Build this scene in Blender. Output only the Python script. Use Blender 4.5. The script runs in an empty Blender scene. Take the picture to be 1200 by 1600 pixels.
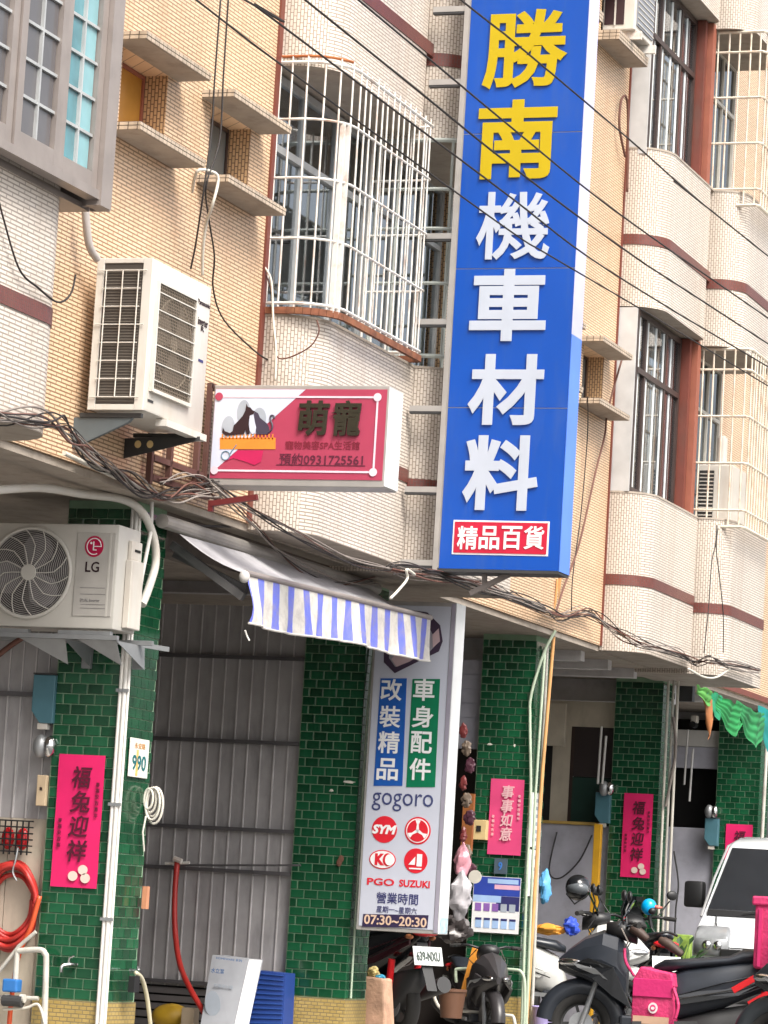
import bpy, bmesh, math, random
from mathutils import Vector, Matrix
R = random.Random(7)
rad = math.radians
# ------------------------------------------------------------------ camera
F_PX, ROLL = 5200.0, 0.06
PITCH = math.atan(625/F_PX); YAW = math.atan(1900/math.hypot(F_PX, 625))
Fh = Vector((-math.sin(YAW), math.cos(YAW), 0)); Rh = Vector((math.cos(YAW), math.sin(YAW), 0)); ZZ = Vector((0, 0, 1))
CF = math.cos(PITCH)*Fh + math.sin(PITCH)*ZZ
CU = -math.sin(PITCH)*Fh + math.cos(PITCH)*ZZ
CX = math.cos(ROLL)*Rh + math.sin(ROLL)*CU
CY = -math.sin(ROLL)*Rh + math.cos(ROLL)*CU
CAM = Vector((8.4154, -18.7539, 1.05))
sc = bpy.context.scene
col = sc.collection
cd = bpy.data.cameras.new('camera'); cam = bpy.data.objects.new('camera', cd); col.objects.link(cam)
m = Matrix((CX, CY, -CF)).transposed().to_4x4(); m.translation = CAM
cam.matrix_world = m
cd.sensor_fit = 'HORIZONTAL'; cd.sensor_width = 36; cd.lens = 36*F_PX/1200
cd.clip_start = 0.5; cd.clip_end = 600
sc.camera = cam
# ------------------------------------------------------------------ light
SUN_EL, SUN_AZ = 52, 128     # azimuth measured from +Y (up the street) towards +X
w = bpy.data.worlds.new('World'); sc.world = w; w.use_nodes = True
nt = w.node_tree; nt.nodes.clear()
sky = nt.nodes.new('ShaderNodeTexSky'); sky.sky_type = 'NISHITA'; sky.sun_disc = False
sky.sun_elevation = rad(SUN_EL); sky.sun_rotation = rad(SUN_AZ)
sky.dust_density = 6.0; sky.air_density = 1.0; sky.ozone_density = 0.6
hs = nt.nodes.new('ShaderNodeHueSaturation'); hs.inputs['Saturation'].default_value = 0.35
bg = nt.nodes.new('ShaderNodeBackground'); bg.inputs['Strength'].default_value = 0.15
wo = nt.nodes.new('ShaderNodeOutputWorld')
nt.links.new(sky.outputs[0], hs.inputs['Color']); nt.links.new(hs.outputs[0], bg.inputs[0]); nt.links.new(bg.outputs[0], wo.inputs[0])
sd = bpy.data.lights.new('sun', 'SUN'); sd.energy = 1.9; sd.angle = rad(24); sd.color = (1, 0.95, 0.86)
so = bpy.data.objects.new('sun', sd); col.objects.link(so)
sdir = Vector((math.sin(rad(SUN_AZ))*math.cos(rad(SUN_EL)), math.cos(rad(SUN_AZ))*math.cos(rad(SUN_EL)), math.sin(rad(SUN_EL))))
so.rotation_euler = sdir.to_track_quat('Z', 'Y').to_euler()
sc.view_settings.view_transform = 'Standard'; sc.view_settings.look = 'None'
sc.view_settings.exposure = 1.0; sc.view_settings.gamma = 1
sc.render.film_transparent = False

# ------------------------------------------------------------------ survey: a ray of the camera cut with a real plane
def ray(px, py): return CX*(px-600)/F_PX - CY*(py-800)/F_PX + CF
def SX(px, py, x):
    r = ray(px, py); return CAM + r*((x-CAM.x)/r.x)
def SY(px, py, y):
    r = ray(px, py); return CAM + r*((y-CAM.y)/r.y)

# ------------------------------------------------------------------ materials
MATS = {}
def nodes(name):
    m = bpy.data.materials.new(name); m.use_nodes = True
    t = m.node_tree; b = t.nodes['Principled BSDF']; MATS[name] = m
    return m, t, b
def N(t, ty, **k):
    n = t.nodes.new(ty)
    for a, v in k.items():
        if a in n.inputs: n.inputs[a].default_value = v
        else: setattr(n, a, v)
    return n
def rgb(c): return (c[0], c[1], c[2], 1)
def mat(name, c, rough=.6, metal=0, var=.12, scale=6, bump=0, dirt=0, dirtc=(.09, .075, .06), spec=.5, streak=1, coat=0, emis=None, objvar=0):
    if name in MATS: return MATS[name]
    m, t, b = nodes(name); L = t.links.new
    b.inputs['Roughness'].default_value = rough; b.inputs['Metallic'].default_value = metal
    b.inputs['Specular IOR Level'].default_value = spec; b.inputs['Coat Weight'].default_value = coat
    tc = N(t, 'ShaderNodeTexCoord'); n = N(t, 'ShaderNodeTexNoise', Scale=scale, Detail=5.0)
    L(tc.outputs['Object'], n.inputs['Vector'])
    mr = N(t, 'ShaderNodeMapRange'); mr.inputs[1].default_value = .25; mr.inputs[2].default_value = .75
    mr.inputs[3].default_value = 1-var; mr.inputs[4].default_value = 1+var
    L(n.outputs['Fac'], mr.inputs[0])
    v = N(t, 'ShaderNodeHueSaturation', Color=rgb(c)); L(mr.outputs[0], v.inputs['Value'])
    out = v.outputs[0]
    if objvar:
        oi = N(t, 'ShaderNodeObjectInfo'); r2 = N(t, 'ShaderNodeMapRange'); r2.inputs[3].default_value = 1-objvar; r2.inputs[4].default_value = 1+objvar
        L(oi.outputs['Random'], r2.inputs[0]); mu = N(t, 'ShaderNodeMath', operation='MULTIPLY'); L(mr.outputs[0], mu.inputs[0]); L(r2.outputs[0], mu.inputs[1]); L(mu.outputs[0], v.inputs['Value'])
    if dirt:
        mp = N(t, 'ShaderNodeMapping'); mp.inputs['Scale'].default_value = (3.1, 3.1, 3.1/streak if streak > 1 else 3.1)
        L(tc.outputs['Object'], mp.inputs[0]); n2 = N(t, 'ShaderNodeTexNoise', Scale=2.2, Detail=8.0, Roughness=.65); L(mp.outputs[0], n2.inputs['Vector'])
        m2 = N(t, 'ShaderNodeMapRange'); m2.inputs[1].default_value = .5; m2.inputs[2].default_value = .78; m2.inputs[3].default_value = 0; m2.inputs[4].default_value = dirt
        L(n2.outputs['Fac'], m2.inputs[0])
        mx = N(t, 'ShaderNodeMix', data_type='RGBA'); L(m2.outputs[0], mx.inputs[0]); L(out, mx.inputs[6]); mx.inputs[7].default_value = rgb(dirtc); out = mx.outputs[2]
    L(out, b.inputs['Base Color'])
    if bump:
        bp = N(t, 'ShaderNodeBump', Strength=bump, Distance=.01); n3 = N(t, 'ShaderNodeTexNoise', Scale=scale*5, Detail=4.0)
        L(tc.outputs['Object'], n3.inputs['Vector']); L(n3.outputs['Fac'], bp.inputs['Height']); L(bp.outputs[0], b.inputs['Normal'])
    if emis:
        b.inputs['Emission Color'].default_value = rgb(c); b.inputs['Emission Strength'].default_value = emis
    return m
def mosaic(name, c, c2, mortar, bw=.047, rh=.0235, ms=.0035, rough=.4, stain=.35, stainc=(.2, .13, .08), vert=True, sscale=1.0, slo=.52):
    m, t, b = nodes(name); L = t.links.new
    uv = N(t, 'ShaderNodeTexCoord'); sp = N(t, 'ShaderNodeSeparateXYZ'); cb = N(t, 'ShaderNodeCombineXYZ')
    L(uv.outputs['UV'], sp.inputs[0])
    L(sp.outputs[1 if vert else 0], cb.inputs[0]); L(sp.outputs[0 if vert else 1], cb.inputs[1])
    br = N(t, 'ShaderNodeTexBrick', Scale=1.0); br.offset = .5
    for k, v in (('Color1', rgb(c)), ('Color2', rgb(c2)), ('Mortar', rgb(mortar)), ('Mortar Size', ms), ('Mortar Smooth', .15), ('Bias', 0.), ('Brick Width', bw), ('Row Height', rh)): br.inputs[k].default_value = v
    L(cb.outputs[0], br.inputs['Vector'])
    # rain streaks and blotches that belong to the wall
    mp = N(t, 'ShaderNodeMapping'); mp.inputs['Scale'].default_value = (5*sscale, .55*sscale, 1); L(uv.outputs['UV'], mp.inputs[0])
    n = N(t, 'ShaderNodeTexNoise', Scale=1.0, Detail=7.0, Roughness=.6); L(mp.outputs[0], n.inputs['Vector'])
    r = N(t, 'ShaderNodeMapRange'); r.inputs[1].default_value = slo; r.inputs[2].default_value = .8; r.inputs[3].default_value = 0; r.inputs[4].default_value = stain; L(n.outputs['Fac'], r.inputs[0])
    mx = N(t, 'ShaderNodeMix', data_type='RGBA'); L(r.outputs[0], mx.inputs[0]); L(br.outputs['Color'], mx.inputs[6]); mx.inputs[7].default_value = rgb(stainc)
    n2 = N(t, 'ShaderNodeTexNoise', Scale=.9, Detail=3.0); L(uv.outputs['UV'], n2.inputs['Vector'])
    r2 = N(t, 'ShaderNodeMapRange'); r2.inputs[1].default_value = .3; r2.inputs[2].default_value = .7; r2.inputs[3].default_value = .9; r2.inputs[4].default_value = 1.08; L(n2.outputs['Fac'], r2.inputs[0])
    hv = N(t, 'ShaderNodeHueSaturation'); L(mx.outputs[2], hv.inputs['Color']); L(r2.outputs[0], hv.inputs['Value'])
    L(hv.outputs[0], b.inputs['Base Color']); b.inputs['Roughness'].default_value = rough
    iv = N(t, 'ShaderNodeMath', operation='SUBTRACT'); iv.inputs[0].default_value = 1; L(br.outputs['Fac'], iv.inputs[1])
    bp = N(t, 'ShaderNodeBump', Strength=.7, Distance=.003); L(iv.outputs[0], bp.inputs['Height']); L(bp.outputs[0], b.inputs['Normal'])
    return m
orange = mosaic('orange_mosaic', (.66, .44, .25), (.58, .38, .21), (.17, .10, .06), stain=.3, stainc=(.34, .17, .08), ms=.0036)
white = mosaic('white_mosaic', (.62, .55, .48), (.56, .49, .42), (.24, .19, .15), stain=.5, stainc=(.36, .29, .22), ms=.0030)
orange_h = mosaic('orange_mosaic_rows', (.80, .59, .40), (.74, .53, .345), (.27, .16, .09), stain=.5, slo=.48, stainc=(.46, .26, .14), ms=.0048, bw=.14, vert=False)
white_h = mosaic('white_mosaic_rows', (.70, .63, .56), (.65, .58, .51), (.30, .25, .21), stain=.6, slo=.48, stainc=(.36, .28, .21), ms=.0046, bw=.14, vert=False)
rbrown = mosaic('red_brown_mosaic', (.16, .042, .032), (.13, .034, .026), (.10, .06, .05), ms=.002, stain=.2)
ybase = mosaic('yellow_mosaic', (.42, .30, .10), (.36, .25, .075), (.22, .17, .08), bw=.05, rh=.025, vert=False, stain=.5, stainc=(.13, .12, .06))
eavet = mosaic('eave_tile', (.52, .42, .32), (.46, .37, .28), (.12, .09, .07), bw=.06, rh=.2, vert=False, ms=.004, stain=.55, stainc=(.12, .10, .08), sscale=2, slo=.45)
concrete = mat('soffit_plaster', (.36, .31, .26), .9, dirt=.5, bump=.2, dirtc=(.12, .09, .07))
dirtyconc = mat('dirty_beam', (.17, .14, .12), .9, dirt=.6, bump=.25)
mortar = mat('green_grout', (.22, .34, .22), .8, dirt=.3)
gtile = mat('green_tile', (.006, .066, .027), .13, var=.35, scale=9, spec=.6, objvar=.38, dirt=.3, dirtc=(.035, .06, .035))
redtrim = mat('red_brown_paint', (.15, .038, .025), .5, dirt=.4, streak=4)
brick_red = mat('red_pillar', (.28, .09, .055), .6, dirt=.3, dirtc=(.12, .05, .04))
wpaint = mat('white_paint', (.68, .66, .62), .45, dirt=.12, streak=5, var=.04)
wrust = mat('white_bar_rust', (.66, .64, .60), .5, dirt=.75, dirtc=(.32, .12, .04), var=.05)
crust = mat('cream_bar_rust', (.62, .56, .46), .5, dirt=.85, dirtc=(.38, .17, .06), var=.05)
rust = mat('rust', (.32, .095, .03), .9, var=.4, scale=14, bump=.3, dirt=.6, dirtc=(.5, .22, .06))
alu = mat('aluminium', (.30, .26, .24), .4, .3, dirt=.15)
aluL = mat('light_aluminium', (.45, .46, .46), .4, .3, dirt=.2)
brownf = mat('brown_window_frame', (.045, .028, .024), .4)
black = mat('black_plastic', (.012, .012, .013), .45)
gloss = mat('gloss_black', (.010, .011, .013), .18, coat=.4)
matteb = mat('scooter_black', (.022, .026, .034), .32, var=.2)
rubber = mat('rubber', (.018, .017, .016), .85)
steel = mat('galvanised_steel', (.33, .34, .35), .45, .6, dirt=.25)
chrome = mat('chrome', (.6, .6, .6), .15, 1)
dkbrown = mat('brown_iron', (.085, .035, .028), .6, dirt=.4)
dgrey = mat('dark_iron', (.035, .035, .036), .6)
cable = mat('black_cable', (.022, .017, .016), .7)
cableb = mat('brown_cable', (.13, .055, .04), .7)
cablew = mat('white_cable', (.60, .57, .50), .6, dirt=.2)
cableg = mat('grey_cable', (.22, .19, .17), .7)
pvc = mat('pvc_pipe', (.50, .48, .43), .5, dirt=.55)
bamboo = mat('orange_pipe', (.62, .33, .13), .5, dirt=.5, streak=3)
acw = mat('ac_white', (.60, .57, .52), .4, var=.05, dirt=.28, dirtc=(.4, .25, .12), streak=6)
accream = mat('ac_cream', (.50, .48, .44), .45, var=.04, dirt=.10, dirtc=(.3, .25, .2))
pink = mat('pink_paper', (.66, .01, .12), .55, var=.08)
pink2 = mat('faded_pink_paper', (.66, .06, .19), .55, var=.08)
ink = mat('black_ink', (.02, .004, .008), .6)
darkred = mat('dark_red_ink', (.20, .01, .03), .6)
blue = mat('blue_sign_vinyl', (.0, .065, .38), .38, var=.10, scale=1.2, dirt=.35, dirtc=(.06, .11, .26), streak=7)
bluelt = mat('light_blue_vinyl', (.09, .22, .72), .35, var=.1, scale=3)
lav = mat('lavender_vinyl', (.52, .52, .74), .35, var=.06)
yel = mat('yellow_letter', (.47, .34, .0), .4, var=.04)
letw = mat('pale_letter', (.46, .50, .58), .4, var=.03)
white_p = mat('white_print', (.78, .78, .78), .4, var=.03)
signw = mat('sign_face', (.50, .52, .60), .35, var=.03)
signside = mat('sign_side', (.74, .75, .75), .4, var=.04, dirt=.1)
signfr = mat('sign_frame', (.40, .38, .36), .4, .3)
magenta = mat('magenta_vinyl', (.40, .05, .10), .35, var=.05)
red = mat('red_print', (.62, .015, .03), .4)
navy = mat('navy_print', (.03, .03, .13), .5)
green_p = mat('green_print', (.0, .16, .07), .4)
orange_p = mat('orange_print', (.75, .24, .03), .5)
greyl = mat('grey_print', (.36, .40, .46), .5)
corr = mat('corrugated_grey', (.36, .345, .35), .5, .15, var=.12, dirt=.45, dirtc=(.05, .045, .045), streak=4)
corrl = mat('flute_edge', (.58, .56, .56), .45, .3, dirt=.25)
bar = mat('dark_bar', (.10, .095, .10), .5, .3)
creamw = mat('cream_board', (.50, .45, .36), .7, dirt=.35, streak=4)
greywall = mat('lavender_grey_wall', (.40, .40, .46), .7, dirt=.25)
palewall = mat('pale_ceiling', (.58, .56, .56), .8, dirt=.25)
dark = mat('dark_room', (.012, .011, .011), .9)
shut = mat('shutter_metal', (.12, .11, .11), .6, dirt=.3)
asphalt = mat('asphalt', (.11, .11, .108), .9, var=.25, scale=40, bump=.5, dirt=.2)
paving = mat('arcade_tiles', (.34, .32, .29), .6, dirt=.4)
hosered = mat('red_hose', (.42, .025, .02), .45, dirt=.3, dirtc=(.25, .10, .08))
bluebx = mat('blue_crate', (.012, .045, .22), .6)
cardb = mat('grey_carton', (.34, .35, .38), .6)
tealm = mat('teal_meter', (.07, .17, .21), .35)
pinkbag = mat('pink_nylon', (.54, .03, .13), .65, var=.3, scale=9, bump=.6, dirt=.2, dirtc=(.25, .04, .08))
redp = mat('red_plastic', (.55, .015, .02), .25)
vanw = mat('van_white', (.62, .64, .66), .22, coat=.6, var=.03)
wsilver = mat('scooter_white', (.52, .52, .50), .3, coat=.4)
greenc = mat('green_cloth', (.008, .19, .045), .7, var=.3)
teal = mat('teal_cloth', (.0, .19, .18), .7, var=.2)
orc = mat('orange_cloth', (.36, .14, .05), .7, var=.3)
leaf = mat('leaf', (.03, .08, .02), .6, var=.5)
def glassmat(name, tint, fac, rough=.03):
    m, t, b = nodes(name); t.nodes.remove(b); o = [n for n in t.nodes if n.type == 'OUTPUT_MATERIAL'][0]
    tr = N(t, 'ShaderNodeBsdfTransparent', Color=rgb(tint)); gl = N(t, 'ShaderNodeBsdfGlossy', Roughness=rough); gl.inputs['Color'].default_value = (.9, .95, 1, 1)
    fr = N(t, 'ShaderNodeFresnel', IOR=1.6); ad = N(t, 'ShaderNodeMath', operation='ADD'); ad.inputs[1].default_value = fac
    t.links.new(fr.outputs[0], ad.inputs[0]); mx = N(t, 'ShaderNodeMixShader'); t.links.new(ad.outputs[0], mx.inputs[0]); t.links.new(tr.outputs[0], mx.inputs[1]); t.links.new(gl.outputs[0], mx.inputs[2]); t.links.new(mx.outputs[0], o.inputs['Surface'])
    return m
glass = glassmat('window_glass', (.75, .78, .78), .22)
glassd = glassmat('tinted_glass', (.12, .13, .14), .06)
cyan = mat('cyan_frosted_glass', (.08, .21, .24), .15, var=.3, scale=5, spec=.8)
cyanl = mat('pale_cyan_glass', (.19, .36, .39), .15, var=.15, scale=5, spec=.8)
plast = mat('clear_bag', (.42, .40, .42), .2, var=.5, scale=12, spec=.8)

def striped(name):      # awning: blue and white stripes along UV.x
    m, t, b = nodes(name); L = t.links.new
    uv = N(t, 'ShaderNodeTexCoord'); sp = N(t, 'ShaderNodeSeparateXYZ'); L(uv.outputs['UV'], sp.inputs[0])
    mo = N(t, 'ShaderNodeMath', operation='MULTIPLY'); mo.inputs[1].default_value = 1/.265; L(sp.outputs[0], mo.inputs[0])
    fr = N(t, 'ShaderNodeMath', operation='FRACT'); L(mo.outputs[0], fr.inputs[0])
    gt = N(t, 'ShaderNodeMath', operation='LESS_THAN'); gt.inputs[1].default_value = .42; L(fr.outputs[0], gt.inputs[0])
    n = N(t, 'ShaderNodeTexNoise', Scale=9.0, Detail=8.0, Roughness=.7); L(uv.outputs['Object'], n.inputs['Vector'])
    r = N(t, 'ShaderNodeMapRange'); r.inputs[1].default_value = .44; r.inputs[2].default_value = .72; r.inputs[3].default_value = 0; r.inputs[4].default_value = .7; L(n.outputs['Fac'], r.inputs[0])
    mx = N(t, 'ShaderNodeMix', data_type='RGBA'); L(gt.outputs[0], mx.inputs[0]); mx.inputs[6].default_value = (.60, .57, .52, 1); mx.inputs[7].default_value = (.13, .16, .62, 1)
    m2 = N(t, 'ShaderNodeMix', data_type='RGBA'); L(r.outputs[0], m2.inputs[0]); L(mx.outputs[2], m2.inputs[6]); m2.inputs[7].default_value = (.30, .27, .28, 1)
    L(m2.outputs[2], b.inputs['Base Color']); b.inputs['Roughness'].default_value = .65
    bp = N(t, 'ShaderNodeBump', Strength=.4, Distance=.02); L(n.outputs['Fac'], bp.inputs['Height']); L(bp.outputs[0], b.inputs['Normal'])
    return m
stripe = striped('striped_canvas')

# ------------------------------------------------------------------ mesh builders
class MB:
    def __init__(s): s.v = []; s.f = []; s.uv = []; s.mi = []; s.m = 0
    def face(s, pts, uv=None):
        i = len(s.v); s.v += [Vector(p) for p in pts]; s.f.append(list(range(i, i+len(pts)))); s.mi.append(s.m)
        s.uv.append(uv if uv else [(p[1]+p[0]*.999, p[2]) for p in pts])
        return s
    def box(s, x0, x1, y0, y1, z0, z1, M=None, mside=None):
        c = [Vector((x, y, z)) for x in (x0, x1) for y in (y0, y1) for z in (z0, z1)]
        if M is not None: c = [M @ p for p in c]
        m0 = s.m
        for i, q in enumerate(((0, 1, 3, 2), (4, 6, 7, 5), (0, 4, 5, 1), (2, 3, 7, 6), (0, 2, 6, 4), (1, 5, 7, 3))):
            s.m = m0 if mside is None or i not in (2, 3) else mside
            s.face([c[k] for k in q])
        s.m = m0
        return s
    def beam(s, p, q, w, h=None, up=(0, 0, 1)):
        p = Vector(p); q = Vector(q); h = h or w; d = (q-p); L = d.length; d.normalize(); u = Vector(up)
        if abs(d.dot(u)) > .98: u = Vector((0, 1, 0))
        a = d.cross(u).normalized(); b = a.cross(d)
        M = Matrix((d, a, b)).transposed().to_4x4(); M.translation = p
        return s.box(0, L, -w/2, w/2, -h/2, h/2, M)
    def tube(s, pts, r, n=8, cap=True, taper=None):
        pts = [Vector(p) for p in pts]; rings = []; prev = None
        for i, p in enumerate(pts):
            d = (pts[min(i+1, len(pts)-1)] - pts[max(i-1, 0)]).normalized()
            if prev is None:
                u = Vector((0, 0, 1)) if abs(d.z) < .9 else Vector((1, 0, 0)); a = d.cross(u).normalized()
            else:
                a = (prev - d*prev.dot(d)).normalized()
            prev = a; b = d.cross(a); rr = taper[i] if taper else r
            rings.append([p + (a*math.cos(2*math.pi*k/n) + b*math.sin(2*math.pi*k/n))*rr for k in range(n)])
        base = len(s.v)
        for rg in rings: s.v += rg
        for i in range(len(rings)-1):
            for k in range(n):
                k2 = (k+1) % n
                s.f.append([base+i*n+k, base+i*n+k2, base+(i+1)*n+k2, base+(i+1)*n+k]); s.mi.append(s.m); s.uv.append([(0, 0)]*4)
        if cap:
            for i, o in ((0, 0), (len(rings)-1, 1)):
                q = [base+i*n+k for k in range(n)]
                if not o: q.reverse()
                s.f.append(q); s.mi.append(s.m); s.uv.append([(0, 0)]*n)
        return s
    def cyl(s, p, q, r, n=20, r2=None): return s.tube([p, q], r, n, True, [r, r if r2 is None else r2])
    def ell(s, c, rx, ry, rz, nu=16, nv=10, M=None, v0=-90, v1=90):
        c = Vector(c); base = len(s.v)
        for j in range(nv+1):
            th = rad(v0+(v1-v0)*j/nv)
            for i in range(nu):
                ph = 2*math.pi*i/nu; p = Vector((rx*math.cos(th)*math.cos(ph), ry*math.cos(th)*math.sin(ph), rz*math.sin(th)))
                if M is not None: p = M @ p
                s.v.append(c+p)
        for j in range(nv):
            for i in range(nu):
                i2 = (i+1) % nu
                s.f.append([base+j*nu+i, base+j*nu+i2, base+(j+1)*nu+i2, base+(j+1)*nu+i]); s.mi.append(s.m); s.uv.append([(0, 0)]*4)
        return s
    def prism(s, poly, ex, capuv=False):     # poly: list of 3D points (planar), ex: extrusion vector
        poly = [Vector(p) for p in poly]; ex = Vector(ex); n = len(poly)
        s.face(poly); s.face([p+ex for p in reversed(poly)])
        for i in range(n):
            a, b = poly[i], poly[(i+1) % n]; s.face([a, a+ex, b+ex, b])
        return s
    def torus(s, c, R_, r, axis='y', n=32, k=10, e=1.0, a0=0, a1=360):
        c = Vector(c); pts = []
        cnt = n if a1-a0 < 360 else n+1
        for i in range(n+1):
            a = rad(a0+(a1-a0)*i/n); u, v = R_*math.cos(a), R_*math.sin(a)*e
            pts.append(c + (Vector((u, 0, v)) if axis == 'y' else Vector((0, u, v)) if axis == 'x' else Vector((u, v, 0))))
        return s.tube(pts, r, k, False)
    def loft(s, secs, n=16, pw=2.6):      # secs: (x, halfwidth, zbottom, ztop[, ycentre]) along local x
        base = len(s.v)
        for q in secs:
            x, hw, z0, z1 = q[:4]; yc = q[4] if len(q) > 4 else 0; zc, hh = (z0+z1)/2, (z1-z0)/2
            for k in range(n):
                a = 2*math.pi*k/n; ca, sa = math.cos(a), math.sin(a)
                s.v.append(Vector((x, yc+hw*math.copysign(abs(ca)**(2/pw), ca), zc+hh*math.copysign(abs(sa)**(2/pw), sa))))
        for i in range(len(secs)-1):
            for k in range(n):
                k2 = (k+1) % n; s.f.append([base+i*n+k, base+(i+1)*n+k, base+(i+1)*n+k2, base+i*n+k2]); s.mi.append(s.m); s.uv.append([(0, 0)]*4)
        s.f.append([base+k for k in range(n)]); s.mi.append(s.m); s.uv.append([(0, 0)]*n)
        e = base+(len(secs)-1)*n; s.f.append([e+k for k in reversed(range(n))]); s.mi.append(s.m); s.uv.append([(0, 0)]*n)
        return s
ORG = {}
def build(mb, name, mats, parent=None, smooth=False, bevel=0, fix=True):
    o0 = ORG.get(parent.name, Vector((0, 0, 0))) if parent else Vector((0, 0, 0))
    me = bpy.data.meshes.new(name)
    me.from_pydata([tuple(v-o0) for v in mb.v], [], mb.f)
    ul = me.uv_layers.new(name='UV'); flat = []
    for u in mb.uv:
        for a in u: flat += [a[0], a[1]]
    ul.data.foreach_set('uv', flat)
    for mm in (mats if isinstance(mats, (list, tuple)) else [mats]): me.materials.append(mm)
    me.polygons.foreach_set('material_index', mb.mi)
    if smooth or bevel or fix:
        b = bmesh.new(); b.from_mesh(me); bmesh.ops.remove_doubles(b, verts=b.verts, dist=1e-5)
        if fix: bmesh.ops.recalc_face_normals(b, faces=b.faces)
        if bevel: bmesh.ops.bevel(b, geom=[e for e in b.edges if len(e.link_faces) == 2 and e.calc_face_angle(0) > .6], offset=bevel, segments=2, affect='EDGES', profile=.5)
        b.to_mesh(me); b.free()
    if smooth:
        me.polygons.foreach_set('use_smooth', [True]*len(me.polygons))
        if smooth != 'all': me.set_sharp_from_angle(angle=rad(smooth if smooth is not True else 40))
    o = bpy.data.objects.new(name, me); col.objects.link(o)
    if parent: o.parent = parent
    ORG[o.name] = o0
    return o
def thing(name, label, cat, loc=(0, 0, 0), group=None):
    o = bpy.data.objects.new(name, None); col.objects.link(o); o.location = loc; o.empty_display_size = .1
    o['label'] = label; o['category'] = cat
    if group: o['group'] = group
    ORG[o.name] = Vector(loc); return o
from mathutils import noise as mnoise
def crumple(c, rx, ry, rz, m_, name, seed=0, amp=.3, pinch=.5, parent=None):
    mb = MB(); mb.ell((0, 0, 0), rx, ry, rz, 22, 16); c = Vector(c); off = Vector((seed*7.1, seed*3.3, 0))
    for i, v in enumerate(mb.v):
        h = v.z/rz; k = 1-pinch*max(0, h)**1.5; s_ = 1/max(rx, rz)
        n1 = mnoise.noise(v*s_*2.2+off)*amp+mnoise.noise(v*s_*5.5+off)*amp*.5; q_ = abs(mnoise.noise(v*s_*4+off*2))*amp*.6
        f = 1+n1-q_; mb.v[i] = c+Vector((v.x*k*f, v.y*k*f, v.z*(1+n1*.4)))
    return build(mb, name, m_, parent, smooth=28)
def tag(o, label, cat, group=None):
    o['label'] = label; o['category'] = cat
    if group: o['group'] = group
    return o
def struct(o): o['kind'] = 'structure'; return o
def stuff(o): o['kind'] = 'stuff'; return o
GL = {}
def text(body, c, w, h, mt, parent, name='lettering', face='y', bold=.0, depth=.002, shear=0, keep=False, rot=0):
    """flat lettering fitted to w x h metres, centre c, on a face looking to -Y ('y') or to +X ('x')"""
    key = (body, round(bold, 3), shear)
    if key not in GL:
        cu = bpy.data.curves.new('t', 'FONT'); cu.body = body; cu.offset = min(bold, 0); cu.bevel_depth = max(bold, 0); cu.bevel_resolution = 1; cu.resolution_u = 3; cu.extrude = .01; cu.shear = shear
        ob = bpy.data.objects.new('t', cu); col.objects.link(ob)
        dg = bpy.context.evaluated_depsgraph_get(); me = bpy.data.meshes.new_from_object(ob.evaluated_get(dg))
        GL[key] = ([v.co.copy() for v in me.vertices], [list(p.vertices) for p in me.polygons])
        bpy.data.objects.remove(ob); bpy.data.curves.remove(cu); bpy.data.meshes.remove(me)
    vs, fs = GL[key]
    x0 = min(v.x for v in vs); x1 = max(v.x for v in vs); y0 = min(v.y for v in vs); y1 = max(v.y for v in vs); z0 = min(v.z for v in vs); z1 = max(v.z for v in vs)
    sx = w/(x1-x0); sy = h/(y1-y0)
    if keep: sx = sy = min(sx, sy)
    mb = MB(); c = Vector(c)
    ux, nz = (Vector((1, 0, 0)), Vector((0, -1, 0))) if face == 'y' else (Vector((0, 1, 0)), Vector((1, 0, 0)))
    uz = Vector((0, 0, 1))
    if rot: ux, uz = ux*math.cos(rot)+uz*math.sin(rot), uz*math.cos(rot)-ux*math.sin(rot)
    for v in vs: mb.v.append(c + ux*(v.x-(x0+x1)/2)*sx + uz*(v.y-(y0+y1)/2)*sy + nz*(.93*min(1, (v.z-z0)/(z1-z0)/.6)+.07*(v.z-z0)/(z1-z0))*depth)
    mb.f = [list(f) for f in fs]; mb.mi = [0]*len(fs); mb.uv = [[(0, 0)]*len(f) for f in fs]
    return build(mb, name, mt, parent, fix=False)
def disc(c, rx, rz, mt, parent, name='emblem', face='y', depth=.002, n=32):
    mb = MB(); c = Vector(c)
    if face == 'y': mb.prism([c+Vector((rx*math.cos(2*math.pi*i/n), 0, rz*math.sin(2*math.pi*i/n))) for i in range(n)], (0, -depth, 0))
    else: mb.prism([c+Vector((0, rx*math.cos(2*math.pi*i/n), rz*math.sin(2*math.pi*i/n))) for i in range(n)], (depth, 0, 0))
    return build(mb, name, mt, parent)
def polyY(pts, y, mt, parent, name, depth=.002):   # pts (x,z) on a face looking to -Y
    mb = MB(); mb.prism([(p[0], y, p[1]) for p in pts], (0, -depth, 0)); return build(mb, name, mt, parent)
def pts_px(pxs, y): return [(SY(a, b, y).x, SY(a, b, y).z) for a, b in pxs]
def smoothpath(pts, n=6):
    pts = [Vector(p) for p in pts]; out = []
    for i in range(len(pts)-1):
        p0 = pts[max(i-1, 0)]; p1 = pts[i]; p2 = pts[i+1]; p3 = pts[min(i+2, len(pts)-1)]
        for k in range(n):
            t = k/n; out.append(.5*((2*p1)+(p2-p0)*t+(2*p0-5*p1+4*p2-p3)*t*t+(3*p1-p0-3*p2+p3)*t**3))
    out.append(pts[-1]); return out
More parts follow.
